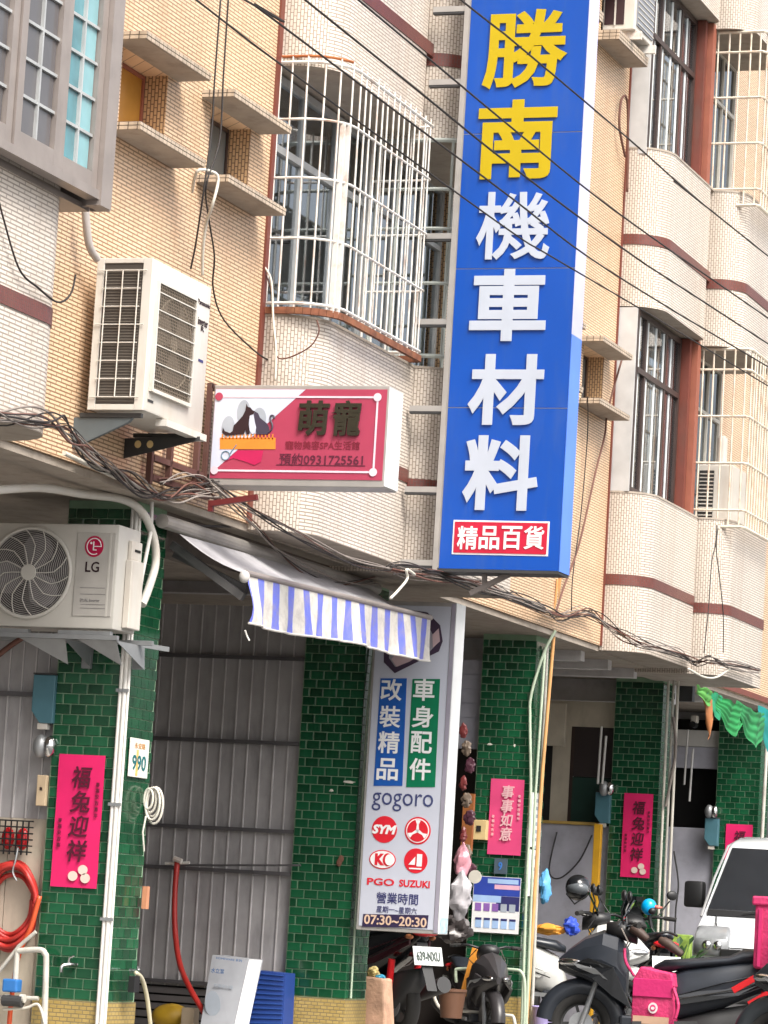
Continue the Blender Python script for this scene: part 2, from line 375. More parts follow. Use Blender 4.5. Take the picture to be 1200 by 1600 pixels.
# ------------------------------------------------------------------ ground
g = MB(); g.face([(-200, -200, -.012), (200, -200, -.012), (200, 400, -.012), (-200, 400, -.012)]); struct(build(g, 'ground', asphalt))
g = MB(); g.box(.3, 11.5, -60, 120, -.3, 0); struct(build(g, 'road', asphalt))
g = MB(); g.box(-3.3, .3, -8, 40, -.2, .10); struct(build(g, 'arcade_floor', paving))
g = MB(); g.box(11.5, 14, -60, 120, -.2, .12); struct(build(g, 'pavement', paving))

# ------------------------------------------------------------------ shophouses
def bay_profile(xw, b, y0, y1, rn, rf, off=0.):
    P = [(xw, y0-off)]; n = 9
    if rn:
        for i in range(n+1):
            a = -math.pi/2+math.pi/2*i/n; P.append((b-rn+(rn+off)*math.cos(a), y0+rn+(rn+off)*math.sin(a)))
    else: P.append((b+off, y0-off))
    if rf:
        for i in range(n+1):
            a = math.pi/2*i/n; P.append((b-rf+(rf+off)*math.cos(a), y1-rf+(rf+off)*math.sin(a)))
    else: P.append((b+off, y1+off))
    P.append((xw, y1+off)); return P
def extrude(mb, P, z0, z1, capm=1, hz=False):
    s = 0
    for i in range(len(P)-1):
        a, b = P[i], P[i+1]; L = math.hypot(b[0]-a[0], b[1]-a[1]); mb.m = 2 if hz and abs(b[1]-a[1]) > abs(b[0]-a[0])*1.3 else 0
        mb.face([(a[0], a[1], z0), (b[0], b[1], z0), (b[0], b[1], z1), (a[0], a[1], z1)], [(s, z0), (s+L, z0), (s+L, z1), (s, z1)]); s += L
    mb.m = capm
    mb.face([(p[0], p[1], z0) for p in reversed(P)]); mb.face([(p[0], p[1], z1) for p in P]); mb.m = 0
XO = .15
EAVE = {}
def house(y0, y1, label, spans, bays, openings):
    h = thing('shophouse', label, 'building', (XO, (y0+y1)/2, 0), 'shophouses of the terrace')
    for (a, b) in spans:
        mb = MB()
        op = sorted([o for o in openings if a <= o[0] and o[1] <= b])
        def band(za, zb, gaps):
            cur = a
            for (g0, g1) in gaps:
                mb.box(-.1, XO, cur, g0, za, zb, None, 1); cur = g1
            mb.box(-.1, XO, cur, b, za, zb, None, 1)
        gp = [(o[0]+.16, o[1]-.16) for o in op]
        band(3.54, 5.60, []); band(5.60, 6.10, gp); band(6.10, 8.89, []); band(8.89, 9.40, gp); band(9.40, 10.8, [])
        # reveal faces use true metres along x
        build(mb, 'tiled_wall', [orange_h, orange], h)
        for o in op:
            for (zb_, th) in ((5.55, .05), (6.10, .05), (8.80, .09), (9.40, .05)):
                e = MB(); e.box(XO, .362, o[0]+.008, o[1]-.008, zb_, zb_+th)
                ev = build(e, 'eave', concrete, h)
                nc = max(2, round(th/.026)); k = th/nc
                for c in range(nc):
                    t = MB(); zz0 = zb_+c*k+.003; zz1 = zb_+(c+1)*k-.001
                    t.box(XO+.001, .37+.002*c, o[0]-.002*c, o[0]+.012, zz0, zz1); t.box(.356, .37+.002*c, o[0]+.0125, o[1]-.0125, zz0, zz1); t.box(XO+.001, .37+.002*c, o[1]-.012, o[1]+.002*c, zz0, zz1)
                    build(t, 'edge_tile_course', eavet, ev)
            for (za, zb_) in ((5.605, 6.095), (8.895, 9.395)):
                ochre = MATS['ochre_glass'] if o[0] < 0 or o[0] > 9.5 else MATS['grey_pane']
                f = MB(); a_, b_ = o[0]+.165, o[1]-.165
                for (q0, q1, w0, w1) in ((a_, a_+.025, za, zb_), (b_-.025, b_, za, zb_), (a_+.025, b_-.025, za, za+.025), (a_+.025, b_-.025, zb_-.025, zb_)): f.box(-.03, 0.0, q0, q1, w0, w1)
                wn = build(f, 'window', brick_red if o[0] < 0 else brownf, h)
                p = MB(); p.box(-.02, -.012, a_+.025, b_-.025, za+.025, zb_-.025); build(p, 'pane', ochre, wn)
    for (b, c, d, rn, rf) in bays:
        for (za, zb_) in ((3.50, 4.93), (6.64, 8.10), (9.75, 10.8)):
            dz = -.06 if b > .75 else 0
            mb = MB(); extrude(mb, bay_profile(-.1, b, c, d, rn, rf if za < 5 or rf > .2 else max(rf, .14)), za+dz*.7, zb_, 1, True)
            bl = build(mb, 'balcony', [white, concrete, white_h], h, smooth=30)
            if za < 9:
                zb0 = (4.085 if za < 5 else 7.20)+dz
                m2 = MB(); extrude(m2, bay_profile(XO+.003, b, c, d, rn, rf, .007), zb0+.012, zb0+.107, 0)
                build(m2, 'tile_band', rbrown, bl, smooth=30)
                m3 = MB(); extrude(m3, bay_profile(XO+.003, b, c, d, rn, rf, .006), zb_, zb_+.018, 0)
                build(m3, 'coping', concrete, bl)
    return h
mat('ochre_glass', (.42, .20, .035), .25, var=.25, scale=3); mat('grey_pane', (.13, .14, .14), .3, var=.3, scale=3)
H = []
H.append(house(-7, 0, 'tiled terrace house at the left with the aluminium framed corner window', [(-2.75, 0)], [(.6, -6.6, -2.40, 0, .35)], [(-1.19, -.19)]))
H.append(house(0, 3.42, 'tiled terrace house behind the pink pet shop sign, with rusty barred balcony', [(0, 1.45)], [(.53, 1.45, 3.42, .33, 0)], [(.19, 1.19)]))
H.append(house(3.42, 8.48, 'tiled terrace house half hidden behind the tall blue shop sign', [(5.13, 8.48)], [(.8, 3.43, 5.13, .33, 0)], [(7.25, 8.22)]))
H.append(house(8.48, 11.72, 'tiled terrace house with brown framed balcony windows right of the blue sign', [(8.48, 9.93)], [(.53, 9.93, 11.71, .33, .02)], [(8.75, 9.72)]))
H.append(house(11.72, 17, 'tiled terrace house at the right with cream box cages on its balconies', [(13.3, 17)], [(.83, 11.72, 13.30, .28, 0)], []))
H.append(house(17, 24, 'last orange tiled house of the row above the green cloth', [(17, 24)], [], []))
for hh, trims in ((H[1], [1.45]), (H[3], [9.93])):
    for y in trims:
        wd = .065 if y < 2 else .025
        t = MB(); t.box(XO+.001, XO+.016, y-wd, y-.001, 3.54, 10.8); build(t, 'corner_trim', redtrim, hh)
t = MB(); t.box(XO+.001, XO+.02, 13.3, 17, 3.54, 3.60); build(t, 'bottom_trim', redtrim, H[4])
t = MB(); t.box(XO+.001, XO+.02, 17.001, 24, 3.54, 3.60); build(t, 'bottom_trim', redtrim, H[5])
# recess walls and ceiling of the upper balconies (behind windows)
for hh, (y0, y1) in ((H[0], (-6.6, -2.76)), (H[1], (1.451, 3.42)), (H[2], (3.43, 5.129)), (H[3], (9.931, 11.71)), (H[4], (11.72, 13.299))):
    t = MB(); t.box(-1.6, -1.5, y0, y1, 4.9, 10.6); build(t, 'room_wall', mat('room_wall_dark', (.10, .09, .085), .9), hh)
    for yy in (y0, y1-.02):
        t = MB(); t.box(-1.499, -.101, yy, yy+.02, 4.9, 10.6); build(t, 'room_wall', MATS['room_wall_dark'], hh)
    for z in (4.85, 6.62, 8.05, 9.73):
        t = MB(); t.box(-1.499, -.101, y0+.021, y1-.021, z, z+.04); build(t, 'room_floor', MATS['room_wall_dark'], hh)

# arcade ceiling, beams, back wall
g = MB(); g.box(-3.3, .13, -7, 24, 3.49, 3.535); struct(build(g, 'arcade_ceiling', concrete))
g = MB(); g.box(-3.5, -3.3, -7, 24, .0, 3.6); struct(build(g, 'arcade_back_wall', shut))
for y in (-4.2, 4.7, 8.94, 9.9, 10.8, 11.7, 13.21, 14.6, 17.6):
    g = MB(); g.box(-3.3, -.02, y, y+.12, 3.40 if y not in (8.94, 13.21) else 3.27, 3.489); struct(build(g, 'ceiling_beam', palewall))
g = MB(); g.box(-.22, -.02, .46, 4.23, 3.24, 3.489); struct(build(g, 'edge_beam', dirtyconc))

# ------------------------------------------------------------------ tiled columns
def tile_mesh(w, h, name):
    me = bpy.data.meshes.new(name); a, b, i = w/2, h/2, .003
    v = [(-a, 0, -b), (a, 0, -b), (a, 0, b), (-a, 0, b), (-a, -.005, -b), (a, -.005, -b), (a, -.005, b), (-a, -.005, b),
         (-a+i, -.008, -b+i), (a-i, -.008, -b+i), (a-i, -.008, b-i), (-a+i, -.008, b-i)]
    f = []
    for o in (0, 4):
        for k in range(4): f.append((o+k, o+(k+1) % 4, o+4+(k+1) % 4, o+4+k))
    f.append((8, 9, 10, 11)); me.from_pydata(v, [], f); me.materials.append(gtile); return me
TW, TH, PX_, PZ = .0995, .0578, .1067, .0645
TF = tile_mesh(TW, TH, 'tile'); TH_ = tile_mesh(TW/2-.0025, TH, 'half_tile')
def column(y0, label, wd=.485, dp=.45, ztop=3.489):
    c = thing('tiled_column', label, 'column', (-wd/2, y0+dp/2, .10), 'green tiled columns of the arcade')
    mb = MB(); mb.box(-wd, -.009, y0+.009, y0+dp, .10, ztop); build(mb, 'core', mortar, c)
    mb = MB(); mb.box(-wd-.002, .004, y0-.004, y0+dp+.002, .101, .405); build(mb, 'base', ybase, c)
    tiles = []; nr = int((ztop-.41)/PZ)+1
    for r in range(nr):
        z = .41+PZ*(r+.5)
        if z > ztop-.02: break
        for face, L in (('y', wd), ('x', dp)):
            s = 0 if (r % 2) == 0 else -PX_/2
            while s < L-.015:
                a, b = max(s, 0), min(s+PX_, L); w_ = b-a
                if w_ > .03: tiles.append((face, (a+b)/2, z, w_ > PX_*.75, w_))
                s += PX_
    front = [t for t in tiles if t[0] == 'y']; side = [t for t in tiles if t[0] == 'x']
    parts = front+side[:300-len(front)]; rest = side[300-len(front):]
    for face, s, z, full, w_ in parts:
        o = bpy.data.objects.new('tile', TF if full else TH_); col.objects.link(o); o.parent = c
        jx, jz = R.uniform(-.008, .008), R.uniform(-.010, .010)
        if face == 'y': p = Vector((-s, y0+.009, z)); o.rotation_euler = (jx, 0, jz)
        else: p = Vector((-.009, y0+s, z)); o.rotation_euler = (0, jx, math.pi/2+jz)
        o.location = p-ORG[c.name]
        want = w_-(PX_-TW); have = TW if full else TW/2-.0025
        if abs(want-have) > .004: o.scale = (want/have, 1, 1)
    mb = MB()
    for face, s, z, full, w_ in rest:
        hw = (w_-.005)/2; mb.box(-.009, -.001, y0+s-hw, y0+s+hw, z-TH/2, z+TH/2)
    if rest: stuff(build(mb, 'upper_tiles', gtile, c))
    return c
COL = [0.0, 4.24, 8.48, 12.75, 17.0]
LB = ['green tiled column under the white wall air conditioner at the left', 'green tiled column left of the white motorcycle shop sign',
      'green tiled column with the wash product poster and the pale box on it', 'green tiled column with a pink banner behind the black scooters',
      'farthest green tiled column, behind the white van']
for y, l in zip(COL, LB): column(y, l)

# ------------------------------------------------------------------ corrugated partitions
def partition(y, x0, x1, zb, zt, pitch, rails, label, flip=1):
    p = thing('corrugated_partition', label, 'partition', ((x0+x1)/2, y, .1))
    x = x1; i = 0
    while x-pitch > x0:
        mb = MB(); mb.box(x-pitch+.012, x-.001, y, y+.012, zb, zt); o = build(mb, 'panel', corr, p)
        mb = MB(); mb.prism([(x-pitch, y+.012, zb), (x-pitch+.012, y+.012, zb), (x-pitch+.0119, y-.012, zb), (x-pitch+.004, y-.012, zb)], (0, 0, zt-zb)); build(mb, 'flute', corrl, p)
        x -= pitch
    for z in rails:
        mb = MB(); mb.box(x0, x1, y-.05, y-.0125, z-.014, z+.014); build(mb, 'rail', bar, p)
    return p
partition(4.30, -2.9, -.49, .42, 3.27, .108, (2.88, 2.25, 1.60, 1.29, .45), 'grey corrugated partition with dark rails behind the red hose')
partition(.08, -2.9, -.49, 1.50, 3.27, .09, (2.27,), 'grey corrugated partition left of the first green column')
g = MB(); g.box(-2.9, -.49, .08, .10, .1, 1.499); tag(build(g, 'cream_board', creamw), 'cream panelled board behind the coiled red hose', 'board')
o = bpy.data.objects['cream_board']
for i in range(9):
    t = MB(); t.box(-.53-.235*(i+1)+.003, -.53-.235*i-.003, .070, .079, .12, 1.29); build(t, 'plank', creamw, o)
# louvred foot of the partition
l = thing('louvre_vent', 'dark louvred vent below the grey corrugated partition', 'vent', (-1.5, 4.3, .1))
for i in range(5):
    t = MB(); t.box(-2.8, -.5, 4.28, 4.31, .12+.06*i, .165+.06*i, None); build(t, 'slat', shut, l)
t = MB(); t.box(-2.8, -.5, 4.32, 4.34, .1, .43); build(t, 'backing', dark, l)

# frontal partitions of the far bays
def panel(name, label, cat, x0, x1, y, th, z0, z1, m, g=None):
    mb = MB(); mb.box(x0, x1, y, y+th, z0, z1); return tag(build(mb, name, m, bevel=.004), label, cat, g)
panel('low_wall', 'lavender grey low wall beside the yellow post', 'wall', -3.2, -.49, 12.85, .08, .1, 2.02, greywall)
panel('low_wall', 'lavender grey low wall left of the white van', 'wall', -3.2, -.49, 17.08, .08, .1, 2.18, greywall)
panel('header_wall', 'cream header board above the dark window between the third and fourth columns', 'wall', -3.2, -.49, 12.9, .1, 2.99, 3.24, creamw)
panel('header_wall', 'pale header board with a hanging lamp above the farthest opening', 'wall', -3.2, -.49, 17.12, .1, 3.08, 3.26, mat('pale_board', (.55, .54, .52), .7))
panel('header_wall', 'grey header under the pale board at the farthest opening', 'wall', -3.2, -.49, 17.13, .1, 2.84, 3.075, greywall)
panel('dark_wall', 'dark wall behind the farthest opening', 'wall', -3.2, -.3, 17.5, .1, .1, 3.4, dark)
wf = thing('dark_window', 'dark window with brown frame and green lower pane beside the fourth column', 'window', (-1, 12.95, 2.02))
for nm, a, b, z0, z1, mm in (('mullion', -.965, -.93, 2.02, 2.99, brownf), ('pane', -.93, -.49, 2.5, 2.99, mat('dark_blind', (.035, .025, .025), .5)), ('pane', -.93, -.49, 2.02, 2.49, mat('green_dark_pane', (.02, .05, .04), .3)), ('post', -1.15, -.966, 2.02, 2.99, creamw), ('pane', -3.0, -1.151, 2.02, 2.99, dark)):
    t = MB(); t.box(a, b, 12.93, 12.96, z0, z1); build(t, nm, mm, wf)
panel('cream_sign_board', 'blank cream board hanging left of the dark window', 'board', -1.32, -.97, 12.7, .05, 2.78, 3.2, creamw)
for px, y0_, y1_, lab in ((937, 1135, 1225, 'thin pale tube hanging before the dark window, left one'), (944, 1150, 1225, 'thin pale tube hanging before the dark window, right one'), (1072, 1140, 1226, 'thin pale tube hanging in the farthest opening, left one'), (1080, 1170, 1252, 'thin pale tube hanging in the farthest opening, right one')):
    yy = 12.6 if px < 1000 else 16.8
    a = SY(px+3, y0_, yy); b = SY(px-3, y1_, yy); t = MB(); t.cyl(a, b, .012, 8); tag(build(t, 'hanging_tube', MATS['pale_board']), lab, 'tube')
# yellow post
a = SY(936, 1288, 12.6); b = SY(925, 1450, 12.6); t = MB(); t.box(a.x-.035, a.x+.035, 12.55, 12.62, .1, a.z)
tag(build(t, 'yellow_post', mat('yellow_paint', (.62, .33, .02), .4, dirt=.2), bevel=.004), 'yellow square post in front of the lavender wall', 'post')
t = MB(); t.box(-3.2, -.6, 12.82, 12.95, 2.021, 2.05); tag(build(t, 'wooden_ledge', mat('ledge_wood', (.45, .30, .08), .6)), 'yellowish ledge on top of the low wall beside the yellow post', 'ledge')
# shop interior between columns 2 and 3
panel('header_wall', 'grey boarded header above the hanging goods beside the third column', 'wall', -3.2, -.49, 8.6, .08, 2.5, 3.27, greywall)
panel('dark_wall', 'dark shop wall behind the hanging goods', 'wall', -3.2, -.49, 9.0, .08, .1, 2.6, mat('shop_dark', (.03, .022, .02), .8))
for i in range(6):
    t = MB(); t.box(-3.19, -.495, 8.59, 8.599, 2.52+.125*i, 2.635+.125*i); build(t, 'plank', greywall, bpy.data.objects['header_wall.003'])
# ================================================================== blue shop sign
Y = 3.30
s = thing('shop_sign', 'tall blue vertical shop sign with yellow and white characters', 'sign', (1.2, Y, 4))
bl, br_, = SY(683, 888, Y), SY(872, 893, Y)
xL, xR, z0 = bl.x, br_.x+.005, bl.z
mb = MB(); mb.box(xL, xR, Y+.004, Y+.235, z0+.004, 10.4); build(mb, 'cabinet', signfr, s, bevel=.004)
for i, (a, b) in enumerate(((z0, 4.62), (4.625, 5.62), (5.625, 6.60), (6.605, 7.6), (7.605, 9.0), (9.005, 10.4))):
    mb = MB(); mb.box(xL+.012, xR+.001, Y, Y+.0035, a+.001, b); build(mb, 'face_panel', blue, s)
mb = MB(); mb.box(xR+.0005, xR+.005, Y-.002, Y+.24, 5.15, 10.4); build(mb, 'side_film', lav, s)
mb = MB(); mb.box(xR+.0005, xR+.006, Y-.003, Y+.24, z0-.003, 5.148); build(mb, 'side_film', bluelt, s)
mb = MB(); mb.box(xL-.035, xL+.001, Y-.006, Y+.05, z0-.02, 10.4); build(mb, 'edge_frame', signfr, s)
mb = MB(); mb.box(xL-.036, xR, Y-.004, Y+.24, z0-.022, z0-.001); build(mb, 'bottom_frame', dgrey, s)
for ch, cx, cy, wpx, hpx, mm in (('勝', 822, 77, 132, 122, yel), ('南', 808, 218, 124, 122, yel), ('機', 803, 353, 116, 104, letw), ('車', 795, 477, 120, 110, letw), ('材', 791, 609, 118, 108, letw), ('料', 783, 739, 118, 114, letw)):
    c = SY(cx, cy, Y); k = SY(cx+wpx, cy, Y).x-c.x
    text(ch, (c.x, Y-.001, c.z), k, k*hpx/wpx, mm, s, 'character', bold={'機': .014, '勝': .022}.get(ch, .03), depth=.014)
bx = [SY(*p, Y) for p in ((706, 866), (857, 815))]
mb = MB(); mb.box(bx[0].x, bx[1].x+.01, Y-.004, Y-.0005, bx[0].z, bx[1].z); build(mb, 'label_border', white_p, s)
mb = MB(); mb.box(bx[0].x+.012, bx[1].x-.002, Y-.008, Y-.0045, bx[0].z+.012, bx[1].z-.012); build(mb, 'label_panel', mat('crimson_print', (.50, .01, .04), .4), s)
for ch, px in zip('精品百貨', (731, 765, 800, 835)):
    c = SY(px, 840.5, Y); text(ch, (c.x, Y-.009, c.z), .150, .165, white_p, s, 'small_character', bold=.018, depth=.003)
# rungs that carry the sign
for py in (20, 133, 372, 505, 640, 766, 880):
    c = SY(636, py, 3.36); mb = MB(); mb.box(.56, xL-.035, 3.30, 3.345, c.z-.02, c.z+.02); build(mb, 'bracket', signfr, s)
    mb = MB(); mb.box(.56, xL-.035, 3.302, 3.343, c.z-.036, c.z-.0205); build(mb, 'bracket_painted_shade', dgrey, s)  # solid dark bar imitating the shade under each rung
a = SY(756, 900, 3.4); mb = MB(); mb.beam((a.x, 3.42, z0-.02), (a.x, 3.42, z0-.14), .03); mb.beam((SY(795, 897, 3.42).x, 3.42, z0-.02), (SY(735, 925, 3.42).x, 3.42, z0-.16), .035); build(mb, 'stay', cableg, s)

# ================================================================== pink pet shop sign
Y = .50
s = thing('shop_sign', 'pink and white pet salon sign with a cat and dog picture', 'sign', (.8, Y, 4))
def P(px, py, yy=None): return SY(px, py, Y if yy is None else yy)
xl, xr = P(322, 680).x, P(604, 680).x; zt, zb = P(460, 602).z, P(460, 760).z
mb = MB(); mb.box(xl+.035, xr, Y+.002, Y+.24, zb, zt); build(mb, 'cabinet', signfr, s, bevel=.005)
mb = MB(); mb.box(xr+.001, xr+.006, Y+.0, Y+.245, zb+.01, zt-.01); build(mb, 'end_panel', signside, s)
fl, frr, ft, fb = xl+.045, xr-.012, zt-.025, zb+.045
mb = MB(); mb.box(fl, frr, Y-.002, Y+.0015, fb, ft); build(mb, 'face_panel', magenta, s)
cw = mat('cool_white_print', (.58, .62, .74), .4, var=.04)
polyY([(fl+.002, ft-.002), (P(478, 607).x, ft-.002), (fl+.04, fb+.06), (fl+.002, fb+.06)], Y-.0025, cw, s, 'white_corner', .001)
mb = MB()
t1, t2 = ft-.05, fb+.05; l1, r1 = fl+.03, frr-.06
mb.box(l1, r1, Y-.006, Y-.004, t1-.006, t1+.006); mb.box(l1, r1, Y-.006, Y-.004, t2-.006, t2+.006); mb.box(r1-.005, r1+.007, Y-.0065, Y-.0045, t2, t1)
build(mb, 'border_line', mat('pink_white_print', (.75, .6, .68), .4), s)
for (x, z) in ((r1, t1), (r1, t2), (l1, t2)): disc((x, Y-.0065, z), .026, .026, MATS['pink_white_print'], s, 'corner_dot')
disc((l1, Y-.0065, t1), .026, .026, magenta, s, 'corner_dot')
for px, py, a, b in ((381, 645, 11, 20), (405, 655, 12, 18), (357, 668, 11, 18)): c = P(px, py); disc((c.x, Y-.004, c.z), a/245, b/245, greyl, s, 'paw_pad', depth=.001)
polyY(pts_px([(344, 684), (431, 684), (431, 702), (344, 702)], Y), Y-.0045, orange_p, s, 'brush_handle', .001)
for i in range(15):
    c = P(347+5.6*i, 682); mb = MB(); mb.box(c.x, c.x+.009, Y-.0055, Y-.004, c.z-.02, c.z+.015); build(mb, 'bristle', orange_p, s)
dg_ = [(349, 668), (352, 674), (360, 677), (364, 674), (366, 665), (373, 658), (380, 650), (384, 642), (386, 631), (388, 636), (392, 637), (395, 641), (399, 643), (397, 647), (392, 649), (390, 655), (389, 664), (391, 674), (390, 679), (386, 679), (384, 672), (382, 679), (372, 679), (366, 680), (354, 681), (348, 676)]
polyY(pts_px(dg_, Y), Y-.0075, ink, s, 'dog_silhouette', .001)
ct = [(399, 643), (404, 646), (407, 653), (413, 658), (418, 662), (421, 668), (422, 676), (418, 679), (402, 679), (400, 672), (398, 662), (397, 650)]
polyY(pts_px(ct, Y), Y-.0072, mat('charcoal_print', (.05, .04, .07), .5), s, 'cat_silhouette', .001)
polyY(pts_px([(391, 650), (397, 648), (399, 660), (401, 668), (400, 676), (395, 679), (391, 674), (390, 662)], Y), Y-.0078, cw, s, 'chest_patch', .001)
t_ = [P(420, 676), P(425, 671), P(426, 664), P(423, 656), P(424, 650), P(428, 650), P(429, 654)]
mb = MB(); mb.tube(smoothpath([(q.x, Y-.006, q.z) for q in t_], 4), .006, 6); build(mb, 'cat_tail', MATS['charcoal_print'], s)
c = P(353, 712); mb = MB(); mb.torus((c.x, Y-.005, c.z), .028, .004, 'y', 20, 6); mb.tube([(c.x+.028, Y-.005, c.z+.01), (c.x+.07, Y-.005, c.z+.07)], .004, 6); build(mb, 'scissors', mat('blue_grey_print', (.12, .2, .28), .5), s)
polyY(pts_px([(372, 704), (412, 704), (408, 722), (398, 727), (385, 722), (365, 716), (350, 722), (368, 708)], Y), Y-.0045, mat('deep_pink_print', (.50, .01, .09), .5), s, 'red_swirl', .001)
ltx = mat('gold_black_letter', (.028, .024, .014), .3)
for ch, px in (('萌', 492), ('寵', 541)): c = P(px, 654); text(ch, (c.x, Y-.003, c.z), .205, .225, ltx, s, 'character', bold=.025, depth=.02, shear=.05)
c = P(504, 696); text('寵物美容SPA生活館', (c.x, Y-.003, c.z), .50, .054, darkred, s, bold=.015)
c = P(502, 718); text('預約0931725561', (c.x, Y-.003, c.z), .56, .075, mat('dark_plum_ink', (.10, .008, .03), .6), s, bold=.012)
a, b = P(432, 726.5), P(571, 727.5); mb = MB(); mb.box(a.x, b.x, Y-.004, Y-.003, a.z-.003, a.z+.003); build(mb, 'underline', MATS['dark_plum_ink'], s)
# iron end frame and ladder on the wall
mb = MB()
for yy in (Y-.01, Y+.22): mb.beam((xl+.01, yy, zb-.02), (xl+.01, yy, zt+.01), .03)
for zz in (zb-.005, zt-.005): mb.beam((xl+.01, Y-.01, zz), (xl+.01, Y+.22, zz), .03)
for zz in (zb-.005, zt-.005): mb.beam((XO, Y+.1, zz), (xl+.01, Y+.1, zz), .03)
build(mb, 'end_frame', dkbrown, s)
fr_ = thing('iron_frame', 'brown iron ladder frame on the wall under the big air conditioner', 'frame', (.18, 0, 3.7))
for px in (238, 268, 310): a = SX(px, 670, .2); b = SX(px-3, 757, .2); mb = MB(); mb.beam(a, (a.x, a.y, b.z), .035); build(mb, 'upright', dkbrown, fr_)
for z in (3.72, 3.60): a = SX(236, 740, .2); b = SX(325, 760, .2); mb = MB(); mb.beam((.2, a.y, z), (.2, b.y, z), .035); build(mb, 'crossbar', dkbrown, fr_)
# red brown arm below sign
br = thing('sign_arm', 'short red brown steel arm jutting out below the pink sign', 'bracket', (.3, .4, 3.5))
a = SY(330, 787, .35); b = SY(402, 777, .35); mb = MB(); mb.beam(a, b, .035); build(mb, 'arm', mat('maroon_paint', (.12, .015, .015), .5), br)
mb = MB(); mb.beam((a.x, a.y, a.z+.02), (a.x, a.y, a.z-.05), .03); build(mb, 'foot', MATS['maroon_paint'], br)

# ================================================================== white motorcycle shop sign
Y = 4.16
s = thing('shop_sign', 'tall white lightbox sign listing motorcycle brands and opening hours', 'sign', (.4, Y, 2))
xl, xr, zb, zt = P(556, 1452).x, P(684, 1452).x, P(600, 1455).z, P(650, 940).z
mb = MB(); mb.box(xl, xr, Y+.002, Y+.2, zb, zt); build(mb, 'cabinet', signfr, s, bevel=.004)
mb = MB(); mb.box(xl+.02, xr-.035, Y-.002, Y+.0015, zb+.03, zt-.03); build(mb, 'face_panel', signw, s)
mb = MB(); mb.box(xr+.001, xr+.006, Y+.0, Y+.205, zb+.004, zt-.004); build(mb, 'end_panel', signside, s)
mb = MB(); mb.box(xr-.03, xr-.002, Y-.006, Y+.001, zb+.01, zt-.01); build(mb, 'edge_strip', mat('mauve_strip', (.30, .28, .34), .4), s)
c = SX(697, 1452, xr+.006); mb = MB(); mb.box(xr+.007, xr+.009, Y+.02, Y+.19, zb+.01, zb+.12); build(mb, 'sticker', mat('pale_blue_sticker', (.4, .55, .62), .5, var=.5, scale=20), s)
polyY(pts_px([(595, 1060), (636, 1060), (629, 1228), (584, 1228)], Y), Y-.003, mat('blue_print', (.01, .09, .38), .4), s, 'blue_strip', .002)
polyY(pts_px([(645, 1061), (688, 1061), (680, 1230), (635, 1230)], Y), Y-.003, green_p, s, 'green_strip', .002)
for str_, x_, in (('改裝精品', 612), ('車身配件', 663)):
    for i, ch in enumerate(str_):
        yy = (1078, 1120, 1160, 1202)[i]; c = P(x_-.05*(yy-1078), yy); text(ch, (c.x, Y-.0055, c.z), .165, .160, white_p, s, 'character', bold=.018)
c = P(629, 1254); text('gogoro', (c.x, Y-.003, c.z), .47, .132, mat('slate_blue_print', (.05, .06, .16), .4), s, bold=-.002)
def logo(px, py, rpx, mm, ry=None): c = P(px, py); k = 1/200; disc((c.x, Y-.003, c.z), rpx*k, (ry or rpx)*k, mm, s, 'emblem'); return c
c = logo(601, 1296, 19.5, red); text('SYM', (c.x, Y-.006, c.z), .19, .068, white_p, s, bold=.05, shear=.25)
c = logo(653, 1298, 20, red); disc((c.x, Y-.0052, c.z), .088, .088, white_p, s, 'emblem'); disc((c.x, Y-.0072, c.z), .08, .08, red, s, 'emblem')
for k in range(3):
    a = math.pi/2+k*2*math.pi/3; d = Vector((math.cos(a), 0, math.sin(a))); n_ = Vector((-d.z, 0, d.x)); c0 = Vector((c.x, Y-.0095, c.z))
    mb = MB(); mb.prism([c0+n_*.012, c0+d*.045+n_*.007, c0+d*.075+n_*.02, c0+d*.078, c0+d*.075-n_*.02, c0+d*.045-n_*.007, c0-n_*.012], (0, .002, 0)); build(mb, 'tuning_fork', white_p, s)
c = logo(598, 1343, 20.5, red, 14); disc((c.x, Y-.0052, c.z), .094, .062, white_p, s, 'emblem'); text('K', (c.x-.02, Y-.0075, c.z), .075, .085, red, s, bold=.06); disc((c.x+.04, Y-.0075, c.z), .036, .047, red, s, 'emblem'); disc((c.x+.054, Y-.0098, c.z), .032, .040, white_p, s, 'emblem')
c = logo(650, 1345, 18, red); text('1', (c.x+.028, Y-.0055, c.z+.005), .04, .088, white_p, s, bold=.05); polyY([(c.x-.055, c.z-.03), (c.x-.005, c.z+.03), (c.x-.005, c.z-.03)], Y-.0055, white_p, s, 'emblem'); polyY([(c.x-.05, c.z-.052), (c.x+.05, c.z-.052), (c.x+.045, c.z-.062), (c.x-.045, c.z-.062)], Y-.0055, white_p, s, 'emblem')
c = P(595, 1378); text('PGO', (c.x, Y-.003, c.z), .21, .052, red, s, bold=.025)
c = P(648, 1381); text('SUZUKI', (c.x, Y-.003, c.z), .235, .052, red, s, bold=.03)
c = P(621, 1404); text('營業時間', (c.x, Y-.003, c.z), .32, .08, navy, s, bold=.008)
c = P(620, 1422); text('星期一~星期六', (c.x, Y-.003, c.z), .31, .048, navy, s, bold=.002)
polyY(pts_px([(568, 1428), (670, 1430), (668, 1450), (566, 1448)], Y), Y-.003, mat('night_print', (.03, .02, .06), .4), s, 'hours_strip')
c = P(618, 1439); text('07:30~20:30', (c.x, Y-.0055, c.z), .48, .07, mat('tan_print', (.62, .44, .32), .5), s, bold=.02)
